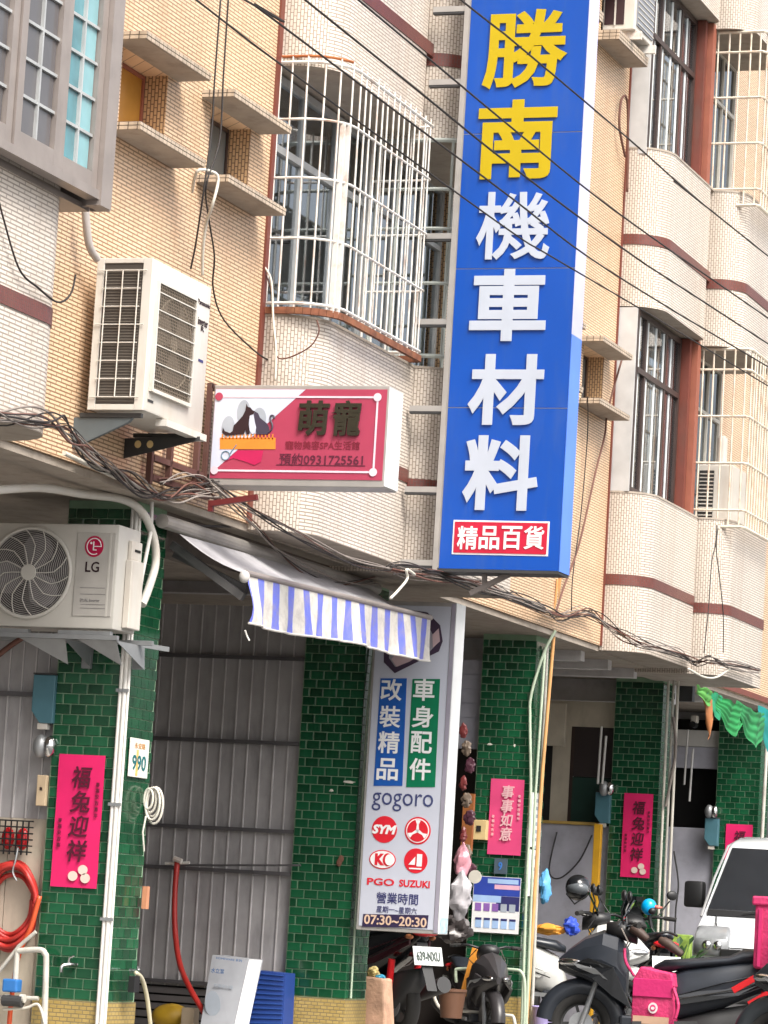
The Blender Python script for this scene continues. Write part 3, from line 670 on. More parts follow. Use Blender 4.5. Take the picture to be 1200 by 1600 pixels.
# vehicle picture partly behind the awning: a dark outlined bodywork shape
pic = mat('plum_print', (.05, .03, .06), .4); pw = mat('pinkish_print', (.55, .40, .42), .4)
polyY(pts_px([(600, 975), (640, 953), (668, 957), (688, 977), (692, 1002), (686, 1018), (655, 1033), (617, 1052), (600, 1035)], Y), Y-.003, pic, s, 'picture_outline', .001)
polyY(pts_px([(612, 985), (640, 959), (662, 962), (672, 975), (684, 1005), (672, 1018), (650, 1025), (618, 1042), (608, 1028)], Y), Y-.0045, mat('greyish_print', (.30, .29, .33), .4), s, 'picture_body', .001)
polyY(pts_px([(663, 968), (675, 966), (689, 985), (684, 1000), (676, 990)], Y), Y-.006, pic, s, 'picture_dark', .001)
polyY(pts_px([(676, 992), (686, 982), (688, 1002), (677, 1012)], Y), Y-.0065, pw, s, 'picture_light', .001)
polyY(pts_px([(620, 1020), (660, 1022), (640, 1034), (620, 1042), (612, 1030)], Y), Y-.0062, pw, s, 'picture_light', .001)

# ================================================================== striped awning
aw = thing('awning', 'blue and white striped canvas awning rolled out over the arcade', 'awning', (.4, 2, 3.2))
ya, yb = .35, 3.95
wA, wB = Vector((.16, ya, 3.335)), Vector((.16, yb, 3.40)); fA, fB = SX(385, 897, .60), SX(672, 966, .60)
ya_, yb_ = fA.y, fB.y
mb = MB(); nsl = 26
def crv(t, i):  # fabric from the wall to the front bar with a slight sag
    y = ya_+(yb_-ya_)*i/nsl; a = Vector((.13, y, 3.33+.05*i/nsl)); b = Vector((.60, y, fA.z+(fB.z-fA.z)*i/nsl)); p = a.lerp(b, t); p.z -= (.030+.010*math.sin(i*1.3)+.006*math.sin(i*2.9))*math.sin(math.pi*t); return p
for i in range(nsl):
    for k in range(6):
        t0, t1 = k/6, (k+1)/6; q = [crv(t0, i), crv(t0, i+1), crv(t1, i+1), crv(t1, i)]
        mb.face(q, [(q[j].y, t0 if j < 2 else t1) for j in range(4)])
build(mb, 'canvas', mat('faded_canvas', (.40, .39, .41), .7, var=.2, dirt=.5, dirtc=(.20, .19, .20), bump=.3), aw, smooth='all', fix=False)
mb = MB(); nv = 60
def val(i, t):
    u = i/nv; y = ya_+(yb_-ya_)*u; zt_ = fA.z+(fB.z-fA.z)*u-.005; L = .30+.012*math.sin(u*9)
    wv = (.014*math.sin(u*47)+.014*math.sin(u*23+1)+.008*math.sin(u*91+t*4))*t
    if u < .07: wv += .05*t*(1-u/.07)*math.sin(t*3)
    if u > .86: wv += .035*math.sin((u-.86)*45)*t
    return Vector((.605+wv+.02*t, y+.01*t*math.sin(u*31), zt_-L*t))
for i in range(nv):
    for k in range(6):
        t0, t1 = k/6, (k+1)/6; q = [val(i, t0), val(i+1, t0), val(i+1, t1), val(i, t1)]
        mb.face(q, [(q[j].y, q[j].z) for j in range(4)])
build(mb, 'valance', stripe, aw, smooth='all', fix=False)
mb = MB(); mb.tube([val(i, 1.0) for i in range(nv+1)], .008, 6); build(mb, 'hem', mat('hem_white', (.6, .57, .53), .6), aw)
mb = MB(); mb.cyl((.60, ya_-.02, fA.z+.005), (.60, yb_+.01, fB.z+.005), .02, 12); build(mb, 'front_bar', alu, aw)
mb = MB(); mb.cyl(SX(253, 814, .1), (.1, 4.10, 3.40), .045, 14); build(mb, 'roller_tube', mat('tube_grey', (.27, .25, .23), .5, dirt=.3), aw)
for dy in (0, .05):
    mb = MB(); mb.beam((.02, .5+dy, 3.28-dy), (.57, ya_+.05+dy, fA.z-.14+dy), .035, .05); build(mb, 'arm', mat('arm_grey', (.12, .115, .115), .5), aw)
c = fA; mb = MB(); mb.ell((.60, ya_-.03, fA.z-.02), .035, .03, .04); build(mb, 'end_knob', mat('knob_plastic', (.5, .48, .46), .3), aw, smooth='all')
a = SX(383, 985, .62); mb = MB(); mb.tube([a, a+Vector((.005, .02, -.03)), a+Vector((.02, .03, -.06))], .006, 6); build(mb, 'cord_end', wpaint, aw)

# ================================================================== LG style unit
def grille_fan(c, r, parent, face='y'):
    mb = MB(); mb.prism([Vector(c)+Vector((r*math.cos(a*math.pi/24), 0, r*math.sin(a*math.pi/24))) for a in range(48)], (0, .01, 0)); build(mb, 'fan_well', mat('fan_dark', (.045, .04, .045), .6), parent)
    for k in range(3):
        mb = MB(); a = 2*math.pi*k/3+.4; pl = []
        for i in range(9): t = i/8; rr = r*(.25+.68*math.sin(math.pi*t)**.5); pl.append(Vector(c)+Vector((rr*math.cos(a+t*1.7), -.004, rr*math.sin(a+t*1.7))))
        mb.face([Vector(c)+Vector((0, -.004, 0))]+pl); build(mb, 'fan_blade', mat('fan_blade_grey', (.17, .16, .17), .5), parent)
    mb = MB()
    for k in range(14):
        a = 2*math.pi*k/14; pts = []
        for t in (0, .3, .55, .75, .88, 1.0):
            b = a+(.0 if t < .5 else (t-.5)*.75); rr = r*(.18+.83*t); pts.append(Vector(c)+Vector((rr*math.cos(b), -.018, rr*math.sin(b))))
        mb.tube(pts, .0035, 5)
    build(mb, 'grille_spokes', accream, parent)
    mb = MB()
    for k in range(17): mb.torus(Vector(c)+Vector((0, -.014, 0)), r*(.22+.047*k), .0013, 'y', 36, 4)
    stuff(build(mb, 'grille_rings', accream, parent))
    mb = MB(); mb.torus(Vector(c)+Vector((0, -.008, 0)), r*1.04, .012, 'y', 48, 8); build(mb, 'fan_rim', accream, parent, smooth='all')
    mb = MB(); mb.cyl(Vector(c)+Vector((0, -.026, 0)), Vector(c)+Vector((0, -.012, 0)), r*.19, 24); build(mb, 'hub', accream, parent, bevel=.002)
Y = -.40
ac = thing('air_conditioner', 'white outdoor air conditioner with round fan, bracketed to the first green column', 'air conditioner', (-.4, -.22, 2.66))
xr = P(182, 900).x; xl = xr-.87; zb = P(100, 981).z; zt = P(100, 818).z
mb = MB(); mb.box(xl, xr, Y, Y+.33, zb, zt); build(mb, 'casing', accream, ac, bevel=.012, smooth=30)
c = P(47, 895); grille_fan((c.x, Y-.002, c.z), .265, ac)
px0 = [P(122, 832), P(172, 964)]
mb = MB(); mb.box(px0[0].x, px0[1].x+.005, Y-.006, Y-.001, px0[1].z, px0[0].z); build(mb, 'front_panel', mat('panel_grey', (.42, .40, .37), .45), ac, bevel=.003)
for py in (918, 928, 944, 950):
    a = P(126, py); b = P(165, py); mb = MB(); mb.box(a.x, b.x, Y-.0075, Y-.006, a.z-.002, a.z+.001); build(mb, 'groove', mat('groove_grey', (.2, .19, .19), .5), ac)
a = P(173, 835); mb = MB(); mb.box(a.x, a.x+.012, Y-.008, Y-.0015, px0[1].z, px0[0].z); build(mb, 'panel_edge', accream, ac)
lr = mat('logo_red', (.42, .0, .05), .4)
c = P(148, 854); disc((c.x, Y-.006, c.z), .062, .065, lr, ac)
mb = MB(); mb.torus((c.x, Y-.0085, c.z), .047, .0035, 'y', 26, 5, 1.05, 0, 300); mb.beam((c.x+.0, Y-.009, c.z+.0), (c.x+.05, Y-.009, c.z), .005); mb.beam((c.x-.003, Y-.009, c.z+.03), (c.x-.003, Y-.009, c.z-.024), .006); mb.beam((c.x-.003, Y-.009, c.z-.022), (c.x+.018, Y-.009, c.z-.022), .006); build(mb, 'logo_mark', white_p, ac)
disc((c.x-.02, Y-.008, c.z+.02), .007, .007, white_p, ac)
c = P(145, 886); text('LG', (c.x, Y-.0065, c.z), .092, .064, ink, ac, bold=.015)
c = P(141, 938); text('DUAL Inverter', (c.x, Y-.0065, c.z), .13, .018, MATS['groove_grey'], ac)
a = SX(200, 870, xr); mb = MB(); mb.box(xr+.001, xr+.045, Y+.12, Y+.30, zb+.02, zt-.20); mb.box(xr+.001, xr+.03, Y+.14, Y+.29, zt-.199, zt-.08); build(mb, 'valve_cover', acw, ac, bevel=.006)
mb = MB(); mb.box(xr+.03, xr+.034, Y+.18, Y+.26, zt-.145, zt-.13); build(mb, 'handle_slot', dark, ac)
for sx in (-.80, -.08):
    mb = MB(); mb.box(xl+.02 if sx < -.5 else xl+.5, xl+.3 if sx < -.5 else xr-.02, Y+.01, Y+.05, zb-.035, zb-.012); build(mb, 'foot_rail', steel, ac)
bk = thing('bracket', 'galvanised steel bracket pair under the round fan air conditioner', 'bracket', (-.3, -.2, 2.5))
mb = MB(); mb.box(xl-.02, xr+.03, Y+.0, Y+.035, zb-.065, zb-.037); build(mb, 'front_rail', steel, bk)
mb = MB(); mb.box(xl-.02, xr+.13, Y+.30, Y+.335, zb-.065, zb-.037); build(mb, 'rear_rail', steel, bk)
for a_, b_, c_ in (((28, 988), (105, 988), (100, 1036)), ((120, 988), (185, 990), (184, 1038))):
    q = [P(*a_), P(*b_), P(*c_)]
    zz = zb-.066
    mb = MB(); mb.prism([(q[1].x-.02, -.395, zz), (q[1].x, -.005, zz), (q[2].x, -.005, q[2].z)], (.004, 0, 0)); build(mb, 'gusset', steel, bk)
    mb = MB(); mb.prism([(q[0].x, -.38, zz), (q[1].x-.02, -.38, zz), (q[2].x-.02, -.30, q[2].z+.0)], (0, .004, 0)); build(mb, 'web_plate', steel, bk)
    mb = MB(); mb.box(q[1].x-.06, q[1].x, -.036, -.005, q[2].z, zz); build(mb, 'wall_plate', steel, bk)
mb = MB(); mb.beam((-.0, -.06, zb-.05), (.10, .35, zb-.05), .03); build(mb, 'side_bar', steel, bk)

# ================================================================== large unit on orange wall
ac = thing('air_conditioner', 'large white air conditioner with wire guarded coil on the orange wall', 'air conditioner', (.4, -.95, 3.84))
x0, x1, y0, y1, z0, z1 = .25, .60, -1.38, -.49, 3.84, 4.735
fx_ = []
mb = MB(); mb.box(x0, x1, y0+.012, y1, z0, z1); build(mb, 'casing', acw, ac, bevel=.014, smooth=30)
mb = MB(); mb.box(x0+.045, x1-.062, y0+.002, y0+.011, z0+.035, z1-.03); build(mb, 'coil', mat('coil_dark', (.055, .047, .040), .6), ac)
mb = MB()
n = 46
for i in range(n): zz = z0+.05+(z1-z0-.10)*i/n; mb.box(x0+.05, x1-.067, y0-.001, y0+.0015, zz, zz+.006)
stuff(build(mb, 'coil_fins', mat('fin_grey', (.12, .105, .09), .5), ac))
for a_, b_, c_, d_ in ((x0-.004, x0+.043, z0, z1), (x1-.06, x1-.002, z0, z1), (x0+.0435, x1-.0605, z0, z0+.034), (x0+.0435, x1-.0605, z1-.03, z1)):
    mb = MB(); mb.box(a_, b_, y0-.004, y0+.0105, c_, d_); build(mb, 'side_trim', acw, ac, bevel=.003)
for i in range(8):
    zz = z0+.075+(z1-z0-.15)*i/7; mb = MB(); mb.cyl((x0+.04 if i not in (0, 4, 7) else x0+.01, y0-.014, zz), (x1-.065 if i not in (0, 4, 7) else x1-.03, y0-.014, zz), .004, 6); build(mb, 'guard_wire', acw, ac)
for xx in (x0+.065, (x0+x1)/2-.005, x1-.08):
    mb = MB(); mb.cyl((xx, y0-.018, z0+.075), (xx, y0-.018, z1-.075), .004, 6); build(mb, 'guard_wire', acw, ac)
def F(px, py): q = SX(px, py, x1); return q.y, q.z
(ya1, za1), (yb1, zb1) = (-1.305, 3.98), (-.755, 4.60)
mb = MB(); mb.box(x1+.001, x1+.004, ya1, yb1, za1, zb1); build(mb, 'fan_well', mat('fan_brown', (.05, .04, .03), .6), ac)
cy_, cz_ = (ya1+yb1)/2, (za1+zb1)/2
mb = MB(); mb.torus((x1+.007, cy_, cz_), .262, .007, 'x', 40, 6); build(mb, 'fan_shroud', mat('shroud_tan', (.30, .25, .19), .5), ac, smooth='all')
for kk in range(3):
    mb = MB(); a0_ = kk*2.09; mb.face([(x1+.006, cy_, cz_)]+[(x1+.006+.004*(j/8), cy_+.245*math.cos(a0_+j*.16), cz_+.245*math.sin(a0_+j*.16)) for j in range(9)]); build(mb, 'fan_blade', mat('fan_blade_tan', (.16, .13, .10), .5), ac, fix=False)
mb = MB(); mb.cyl((x1+.005, cy_, cz_), (x1+.012, cy_, cz_), .05, 20); build(mb, 'fan_hub', MATS['shroud_tan'], ac)
mb = MB()
for i in range(34): zz = za1+(zb1-za1)*(i+.5)/34; mb.box(x1+.014, x1+.0165, ya1, yb1, zz-.002, zz+.002)
for i in range(22): yy = ya1+(yb1-ya1)*(i+.5)/22; mb.box(x1+.0165, x1+.019, yy-.0017, yy+.0017, za1, zb1)
stuff(build(mb, 'fan_grille', mat('grille_tan', (.20, .16, .12), .5), ac))
mb = MB()
for i in range(6): zz = za1+(zb1-za1)*(i+.5)/6; mb.box(x1+.019, x1+.023, ya1, yb1, zz-.003, zz+.003)
mb.box(x1+.001, x1+.024, ya1-.018, ya1, za1-.018, zb1+.012); mb.box(x1+.001, x1+.024, yb1, yb1+.012, za1-.018, zb1+.012); mb.box(x1+.001, x1+.028, ya1, yb1, za1-.022, za1-.001); mb.box(x1+.001, x1+.024, ya1, yb1, zb1+.001, zb1+.012)
build(mb, 'grille_frame', acw, ac)
for (yy, zz, w_, h_, str_) in ((-.60, 4.615, .19, .03, 'Panasonic'), (-.60, 4.50, .15, .045, 'inverter'), (-.6, 4.46, .05, .03, 'R')):
    text(str_, (x1+.0015, yy, zz), w_, h_, ink, ac, face='x', bold=.01)
mb = MB(); mb.box(x1+.001, x1+.003, -.63, -.56, 4.26, 4.275); build(mb, 'badge', navy, ac)
mb = MB(); mb.box(x1+.001, x1+.003, -1.33, -1.25, 3.90, 3.915); build(mb, 'badge', dgrey, ac)
bk = thing('bracket', 'dark angle bracket with two round holes under the large air conditioner', 'bracket', (.3, -.9, 3.8))
zz = z0-.014
mb = MB(); mb.box(x0-.06, x1-.02, y0+.02, y0+.05, zz-.025, zz); build(mb, 'cross_rail', dgrey, bk)
mb = MB(); mb.box(x0-.06, x1-.02, y1-.1, y1-.07, zz-.025, zz); build(mb, 'cross_rail', dgrey, bk)
mb = MB(); mb.box(x1-.05, x1+.02, y0+.3, y1+.02, zz-.03, zz+.01); build(mb, 'sill', acw, bk)
mb = MB(); mb.prism([(x0-.10, y0+.03, zz-.026), (x1-.08, y0+.03, zz-.026), (x1-.10, y0+.03, zz-.05), (x0-.08, y0+.03, zz-.20), (x0-.10, y0+.03, zz-.20)], (0, .03, 0)); build(mb, 'gusset', mat('steel_blue', (.10, .12, .13), .5, dirt=.4), bk)
q = [SY(*p, -.62) for p in ((190, 685), (312, 682), (312, 688), (190, 717))]
mb = MB(); mb.prism([(p.x, -.62, p.z) for p in q], (0, .006, 0)); build(mb, 'gusset', dgrey, bk)
for px in (215, 234): c = SY(px, 694, -.625); disc((c.x, -.6205, c.z), .021, .023, mat('hole_yellow', (.65, .48, .22), .6), bk, 'hole')

# small unit on upper right eave
ac = thing('air_conditioner', 'small white air conditioner standing on the tiled ledge at the top right', 'air conditioner', (.3, 9.2, 8.9))
ax0, ax1, ay0, ay1, az0, az1 = .12, .42, 9.05, 9.68, 8.97, 9.50
mb = MB(); mb.box(ax0, ax1, ay0, ay1, az0, az1); build(mb, 'casing', acw, ac, bevel=.01)
mb = MB(); mb.box(ax1+.001, ax1+.012, ay0+.05, ay1-.05, az0+.05, az1-.05); build(mb, 'grille', mat('grille_grey', (.22, .23, .26), .5), ac)
for k in range(8): mb = MB(); mb.box(ax1+.0125, ax1+.018, ay0+.05, ay1-.05, az0+.07+.05*k, az0+.078+.05*k); build(mb, 'louvre', acw, ac)
mb = MB(); mb.box(ax0+.02, ax1-.10, ay0-.006, ay0-.001, az0+.05, az1-.06); build(mb, 'coil', mat('coil_maroon', (.035, .012, .015), .6), ac)
mb = MB(); mb.box(ax0+.11, ax0+.125, ay0-.012, ay0-.007, az0+.04, az1-.05); build(mb, 'guard_bar', acw, ac)
for yy in (ay0+.05, ay1-.1): mb = MB(); mb.box(ax0, ax1+.05, yy, yy+.04, az0-.075, az0-.001); build(mb, 'foot', wrust, ac)
# ================================================================== window cages
def cage(label, prof, zlo, zhi, rails, mt, sp, rmat=None, lower=None, base=None, r=.008, group='window cages on the balconies'):
    c = thing('window_cage', label, 'window cage', (prof[0][0], prof[0][1], zlo), group)
    P = [Vector((p[0], p[1], 0)) for p in prof]; S = [0]
    for i in range(len(P)-1): S.append(S[-1]+(P[i+1]-P[i]).length)
    def at(s):
        for i in range(len(P)-1):
            if s <= S[i+1]+1e-6: return P[i].lerp(P[i+1], (s-S[i])/max(1e-6, S[i+1]-S[i]))
        return P[-1]
    s = sp*.8
    while s < S[-1]-.01:
        p = at(s); mb = MB(); j = R.uniform(-.006, .006)
        mb.cyl((p.x, p.y, zlo), (p.x+j, p.y+R.uniform(-.006, .006), zhi), r, 6); build(mb, 'bar', mt, c, smooth=True); s += sp
    for z in rails:
        mb = MB(); mb.tube([(p.x, p.y, z) for p in P], r*1.7 if z in (rails[0], rails[-1]) else r*1.35, 6); build(mb, 'rail', rmat or mt, c, smooth=True)
    for q in (P[0], P[-1]):
        mb = MB(); mb.cyl((q.x, q.y, zlo), (q.x, q.y, zhi), r*1.5, 6); build(mb, 'corner_post', mt, c, smooth=True)
    if base:
        mb = MB()
        for i in range(len(P)-1):
            a, b = P[i], P[i+1]; mb.beam((a.x, a.y, zlo-.02), (b.x, b.y, zlo-.02), .03, .045)
        build(mb, 'base_angle', base, c)
    return c, P
pA = bay_profile(XO+.01, .62, 1.45, 3.30, .30, .03, .0)
cgA, PA = cage('white barred cage with curved corner and rusty base, behind the pink sign', pA, 4.99, 6.70, (6.66, 6.27, 5.87, 5.46, 5.02), wrust, .112, base=mat('dark_rust', (.17, .06, .03), .9, var=.5, scale=12, dirt=.5, dirtc=(.38, .18, .07)), r=.0068)
mb = MB(); mb.tube([(p.x, p.y, 6.70) for p in PA[:9]], .010, 6); build(mb, 'rusty_top_rail', rust, cgA)
for ss in (3, 4):      # doubled white posts at the curve
    p = PA[ss+4]; mb = MB(); mb.box(p.x-.02, p.x+.012, p.y-.012, p.y+.012, 4.98, 6.27); build(mb, 'gate_post', wrust, cgA)
pB = bay_profile(XO+.01, .90, 3.44, 5.10, .30, .03, .0)
cage('grey white cage with curved corner just left of the blue sign', pB, 4.99, 6.62, (6.60, 6.24, 5.95, 5.55, 5.02), mat('grey_green_bar', (.42, .45, .42), .5, dirt=.3), .20, r=.010)
for n_, zo, lab in ((0, 0, 'cream box cage on the lower right balcony with a small air conditioner inside'), (1, 3.11, 'cream box cage on the upper right balcony, rust spots on its lower rails')):
    pr = [(.40, 11.80), (.93, 11.80), (.95, 11.84), (.95, 13.5)]
    cage(lab, pr, 4.86+zo, 6.58+zo, tuple(z+zo for z in (6.58, 6.38, 5.93, 5.48, 5.03, 4.87)), crust, .105, r=.0095)
# inner window frames behind the right cages
def window(parent_or_label, x, y0, y1, z0, z1, ys, ztr, fm, gl, th=.035, dep=.05, name='window', curtain=None, door=True):
    w_ = thing('sliding_window', parent_or_label, 'window', (x, y0, z0))
    f = MB(); f.box(x-dep, x, y0, y1, z0, z0+th); f.box(x-dep, x, y0, y1, z1-th, z1); f.box(x-dep, x, y0, y0+th, z0+th, z1-th); f.box(x-dep, x, y1-th, y1, z0+th, z1-th); build(f, 'frame', fm, w_)
    if ztr: f = MB(); f.box(x-dep, x+.004, y0+th, y1-th, ztr-th/2, ztr+th/2); build(f, 'transom', fm, w_)
    cuts = [y0+th]+list(ys)+[y1-th]
    rows = [(z0+th, (ztr-th/2) if ztr else z1-th)]+([(ztr+th/2, z1-th)] if ztr else [])
    for yy in ys:
        for (a, b) in rows: f = MB(); f.box(x-dep+.005, x-.003, yy-th/2, yy+th/2, a, b); build(f, 'mullion', fm, w_)
    for i in range(len(cuts)-1):
        a = cuts[i]+(th/2 if i else 0); b = cuts[i+1]-(th/2 if i < len(cuts)-2 else 0)
        for (za, zb_) in rows: f = MB(); f.box(x-dep*.6, x-dep*.6+.006, a, b, za, zb_); build(f, 'pane', gl, w_)
    return w_
cfab = mat('curtain_fabric', (.60, .63, .63), .8, var=.15)
def curtain(label, x, y0, y1, z0, z1, m_, amp=.02, n=60):
    mb = MB()
    for i in range(n):
        q = []
        for k in (i, i+1): yy = y0+(y1-y0)*k/n; q.append((x+amp*math.sin(k*1.7)+amp*.5*math.sin(k*.53), yy))
        mb.face([(q[0][0], q[0][1], z0), (q[1][0], q[1][1], z0), (q[1][0], q[1][1], z1), (q[0][0], q[0][1], z1)])
    return tag(build(mb, 'curtain', m_, smooth='all', fix=False), label, 'curtain')
window('white aluminium window behind the rusty white cage', .10, 1.46, 3.42, 4.95, 6.62, (2.12, 2.78), 6.12, aluL, glass, th=.05)
curtain('grey curtain behind the rusty white cage', -.10, 1.5, 2.6, 4.95, 6.1, mat('grey_curtain', (.20, .20, .23), .8))
curtain('dark plum curtain at the far end behind the rusty white cage', -.08, 2.85, 3.1, 4.95, 6.3, mat('plum_curtain', (.10, .01, .035), .8))
curtain('white laundry sheet hanging left of the blue sign', .72, 3.50, 4.9, 5.56, 6.12, mat('white_sheet', (.62, .64, .62), .7), .03, 30)
mb = MB(); mb.box(.2, .215, 3.5, 4.6, 5.2, 5.9)
window('grey window left of the blue sign behind its cage', .10, 3.44, 5.12, 4.95, 6.62, (4.0, 4.6), 6.15, aluL, glass)
for zo, lab in ((0, 'lower'), (3.11, 'upper')):
    window('dark brown framed sliding window on the %s right balcony' % lab, .34, 9.96, 11.52, 4.945+zo, 6.62+zo, (10.28, 10.98), 6.07+zo, brownf, glass, th=.05)
    curtain('pale pleated curtain in the %s brown framed window' % lab, .298, 10.0, 11.5, 4.95+zo, 6.6+zo, cfab)
    t = MB(); t.box(XO+.002, .335, 9.935, 9.955, 4.945+zo, 6.63+zo); tag(build(t, 'side_panel', mat('pale_side_panel', (.5, .5, .5), .4)), 'pale side panel left of the %s brown framed window' % lab, 'panel')
    t = MB(); t.box(-.05, .42, 11.53, 11.61, 4.945+zo, 6.632+zo); tag(build(t, 'painted_pillar', redtrim), 'dark red painted pillar beside the %s brown framed window' % lab, 'pillar')
    t = MB(); t.box(-.05, .47, 11.634, 11.76, 4.90+zo, 6.632+zo); tag(build(t, 'brick_red_pillar', brick_red), 'brick red pillar between the %s balcony window and the cream cage' % lab, 'pillar')
    window('white framed window inside the %s cream cage' % lab, .30, 11.8, 13.3, 4.95+zo, 6.62+zo, (12.3, 12.8), 6.1+zo, mat('cream_frame', (.6, .57, .5), .5), glassd)
    curtain('brown patterned curtain in the %s cream cage' % lab, .12, 11.85, 13.2, 5.0+zo, 6.5+zo, mat('brown_curtain', (.16, .11, .10), .8, var=.4, scale=30))
ac = thing('air_conditioner', 'small white air conditioner standing inside the lower cream cage', 'air conditioner', (.7, 12, 4.95))
mb = MB(); mb.box(.46, .80, 11.90, 12.5, 4.93, 5.48); build(mb, 'casing', acw, ac, bevel=.01)
mb = MB(); mb.box(.48, .62, 11.885, 11.899, 4.97, 5.42); build(mb, 'coil', mat('coil_dark2', (.03, .03, .03), .6), ac)
for k in range(12): mb = MB(); mb.box(.48, .62, 11.878, 11.884, 4.985+.036*k, 4.995+.036*k); build(mb, 'louvre', acw, ac)
t = MB(); t.cyl((.66, 12.0, 5.49), (.66, 12.0, 5.75), .05, 14); t.cyl((.66, 12.0, 5.75), (.66, 12.0, 5.77), .03, 10)
t = tag(build(t, 'white_bottle', acw), 'white bottle on the ledge inside the lower cream cage', 'bottle')

# ================================================================== grey corner window at top left
W = thing('corner_window', 'brown grey aluminium corner window with dark and cyan panes at the top left', 'window', (.7, -3.5, 4.7))
XW = .72
def wy(px, py=200): return SX(px, py, XW).y
zb = SX(150, 312, XW).z
zt = 6.62; ye = SX(163, 300, XW).y
mb = MB(); mb.box(XW-.06, XW+.02, -7, ye, zb, zb+.05); build(mb, 'sill_rail', alu, W)
mb = MB(); mb.box(XW-.06, XW+.03, ye-.10, ye+.04, zb-.03, 7.6); build(mb, 'corner_post', alu, W)
mb = MB(); mb.box(XW-.10, XW+.012, ye+.0405, ye+.07, zb-.03, 7.6); build(mb, 'corner_cap', alu, W)
mb = MB(); mb.box(.2, XW-.061, ye-.04, ye, zb-.02, 7.6); build(mb, 'side_panel', alu, W)
mb = MB(); mb.box(.12, XW-.11, -7, ye+.06, zb-.031, zb-.001); build(mb, 'bottom_tray', alu, W)
y_s1 = wy(15, 290); yA, yB = SX(20, 200, XW).y, SX(93, 200, XW).y; yC = ye-.105
def sash(a, b, cols, gl, rowh=.2, deep=0.):
    xf = XW-deep
    for (q0, q1, w0, w1) in ((a, a+.07, zb+.051, 7.6), (b-.07, b, zb+.051, 7.6), (a+.071, b-.071, zb+.051, zb+.14)):
        m_ = MB(); m_.box(xf-.035, xf+.012, q0, q1, w0, w1); build(m_, 'sash_rail', alu, W)
    ia, ib = a+.07, b-.07; cw_ = (ib-ia)/cols; z = zb+.14; r = 0
    while z < 7.4:
        for k in range(cols):
            g_ = gl[(k) % len(gl)]
            m_ = MB(); m_.box(xf-.02, xf-.016, ia+cw_*k+.007, ia+cw_*(k+1)-.007, z+.008, z+rowh-.008); build(m_, 'pane', g_, W)
        m_ = MB(); m_.box(xf-.022, xf+.0, ia, ib, z+rowh-.008, z+rowh+.008); build(m_, 'glazing_bar', aluL if deep else aluL, W); z += rowh
    for k in range(1, cols):
        m_ = MB(); m_.box(xf-.021, xf+.003, ia+cw_*k-.008, ia+cw_*k+.008, zb+.141, 7.6); build(m_, 'glazing_bar', aluL, W)
gp = mat('grey_glass_pane', (.10, .095, .10), .15, spec=.7, var=.2, scale=2)
wid = yB-yA
sash(yA, yB, 2, [gp]); sash(yB+.005, yC, 2, [cyan, cyanl], deep=.012); sash(yA-.01-wid, yA-.01, 2, [gp], deep=.012); sash(yA-.02-2*wid, yA-.02-wid, 2, [gp])

# ================================================================== posters, boxes on the columns
def banner(Yc, cl, cr, zt_, zb_, label, mt, chars, cm, dots=True, small=True, size=.15, grp=None):
    Y_ = Yc-.012
    b = thing('paper_banner', label, 'banner', ((cl+cr)/2, Y_, zb_), grp)
    mb = MB(); n = 14
    for i in range(n):
        z0_, z1_ = zt_+(zb_-zt_)*i/n, zt_+(zb_-zt_)*(i+1)/n; f0, f1 = [-.003-.0015*math.sin(i*.9), -.003-.0015*math.sin((i+1)*.9)]
        for sgn in (0,):
            mb.face([(cl, Y_+f0, z0_), (cr, Y_+f0*1.1, z0_), (cr, Y_+f1*1.1, z1_), (cl, Y_+f1, z1_)])
    o = build(mb, 'paper', mt, b, fix=False, smooth='all')
    H_ = zt_-zb_; xc = (cl+cr)/2
    for i, ch in enumerate(chars):
        text(ch, (xc+.01, Y_-.012, zt_-H_*(.17+.185*i)), size, size, cm, b, 'brush_character', bold=.018, shear=.12)
    if small:
        for sx, n_, z_ in ((cr-.035, 6, zt_-H_*.22), (cl+.04, 5, zt_-H_*.50)):
            for i in range(n_): text('春福安吉喜年'[i], (sx, Y_-.012, z_-.038*i), .026, .026, cm, b, 'small_lettering', bold=.02)
    if dots:
        for (dx, dz) in ((-.035, .07), (.03, .11), (.05, .06)):
            disc((xc+.03+dx, Y_-.012, zb_+dz), .032, .030, mat('cream_print', (.70, .55, .48), .6), b, 'blossom_print')
    return b
q = [SY(*p, -.01) for p in ((93, 1180), (165, 1180), (80, 1385), (152, 1388))]
b = banner(0.0, -.418, -.105, 1.905, 1.09, 'deep pink paper banner with black brush characters on the first green column', pink, '福兔迎祥', mat('brush_ink', (.07, .0, .015), .6), size=.135, grp='pink paper banners on the columns')
banner(12.75, -.34, -.045, 2.35, 1.535, 'deep pink paper banner on the green column behind the black scooter', pink, '福兔迎祥', MATS['brush_ink'], size=.13, grp='pink paper banners on the columns')
banner(17.0, -.35, -.05, 2.24, 1.45, 'pink paper banner half hidden by the white van', pink, '福兔迎祥', MATS['brush_ink'], size=.13, grp='pink paper banners on the columns')
banner(8.48, -.338, -.038, 2.245, 1.60, 'faded pink paper banner with pale characters above the product poster', pink2, '事事如意', mat('pale_pink_ink', (.70, .42, .45), .6), dots=False, size=.115, grp='pink paper banners on the columns')
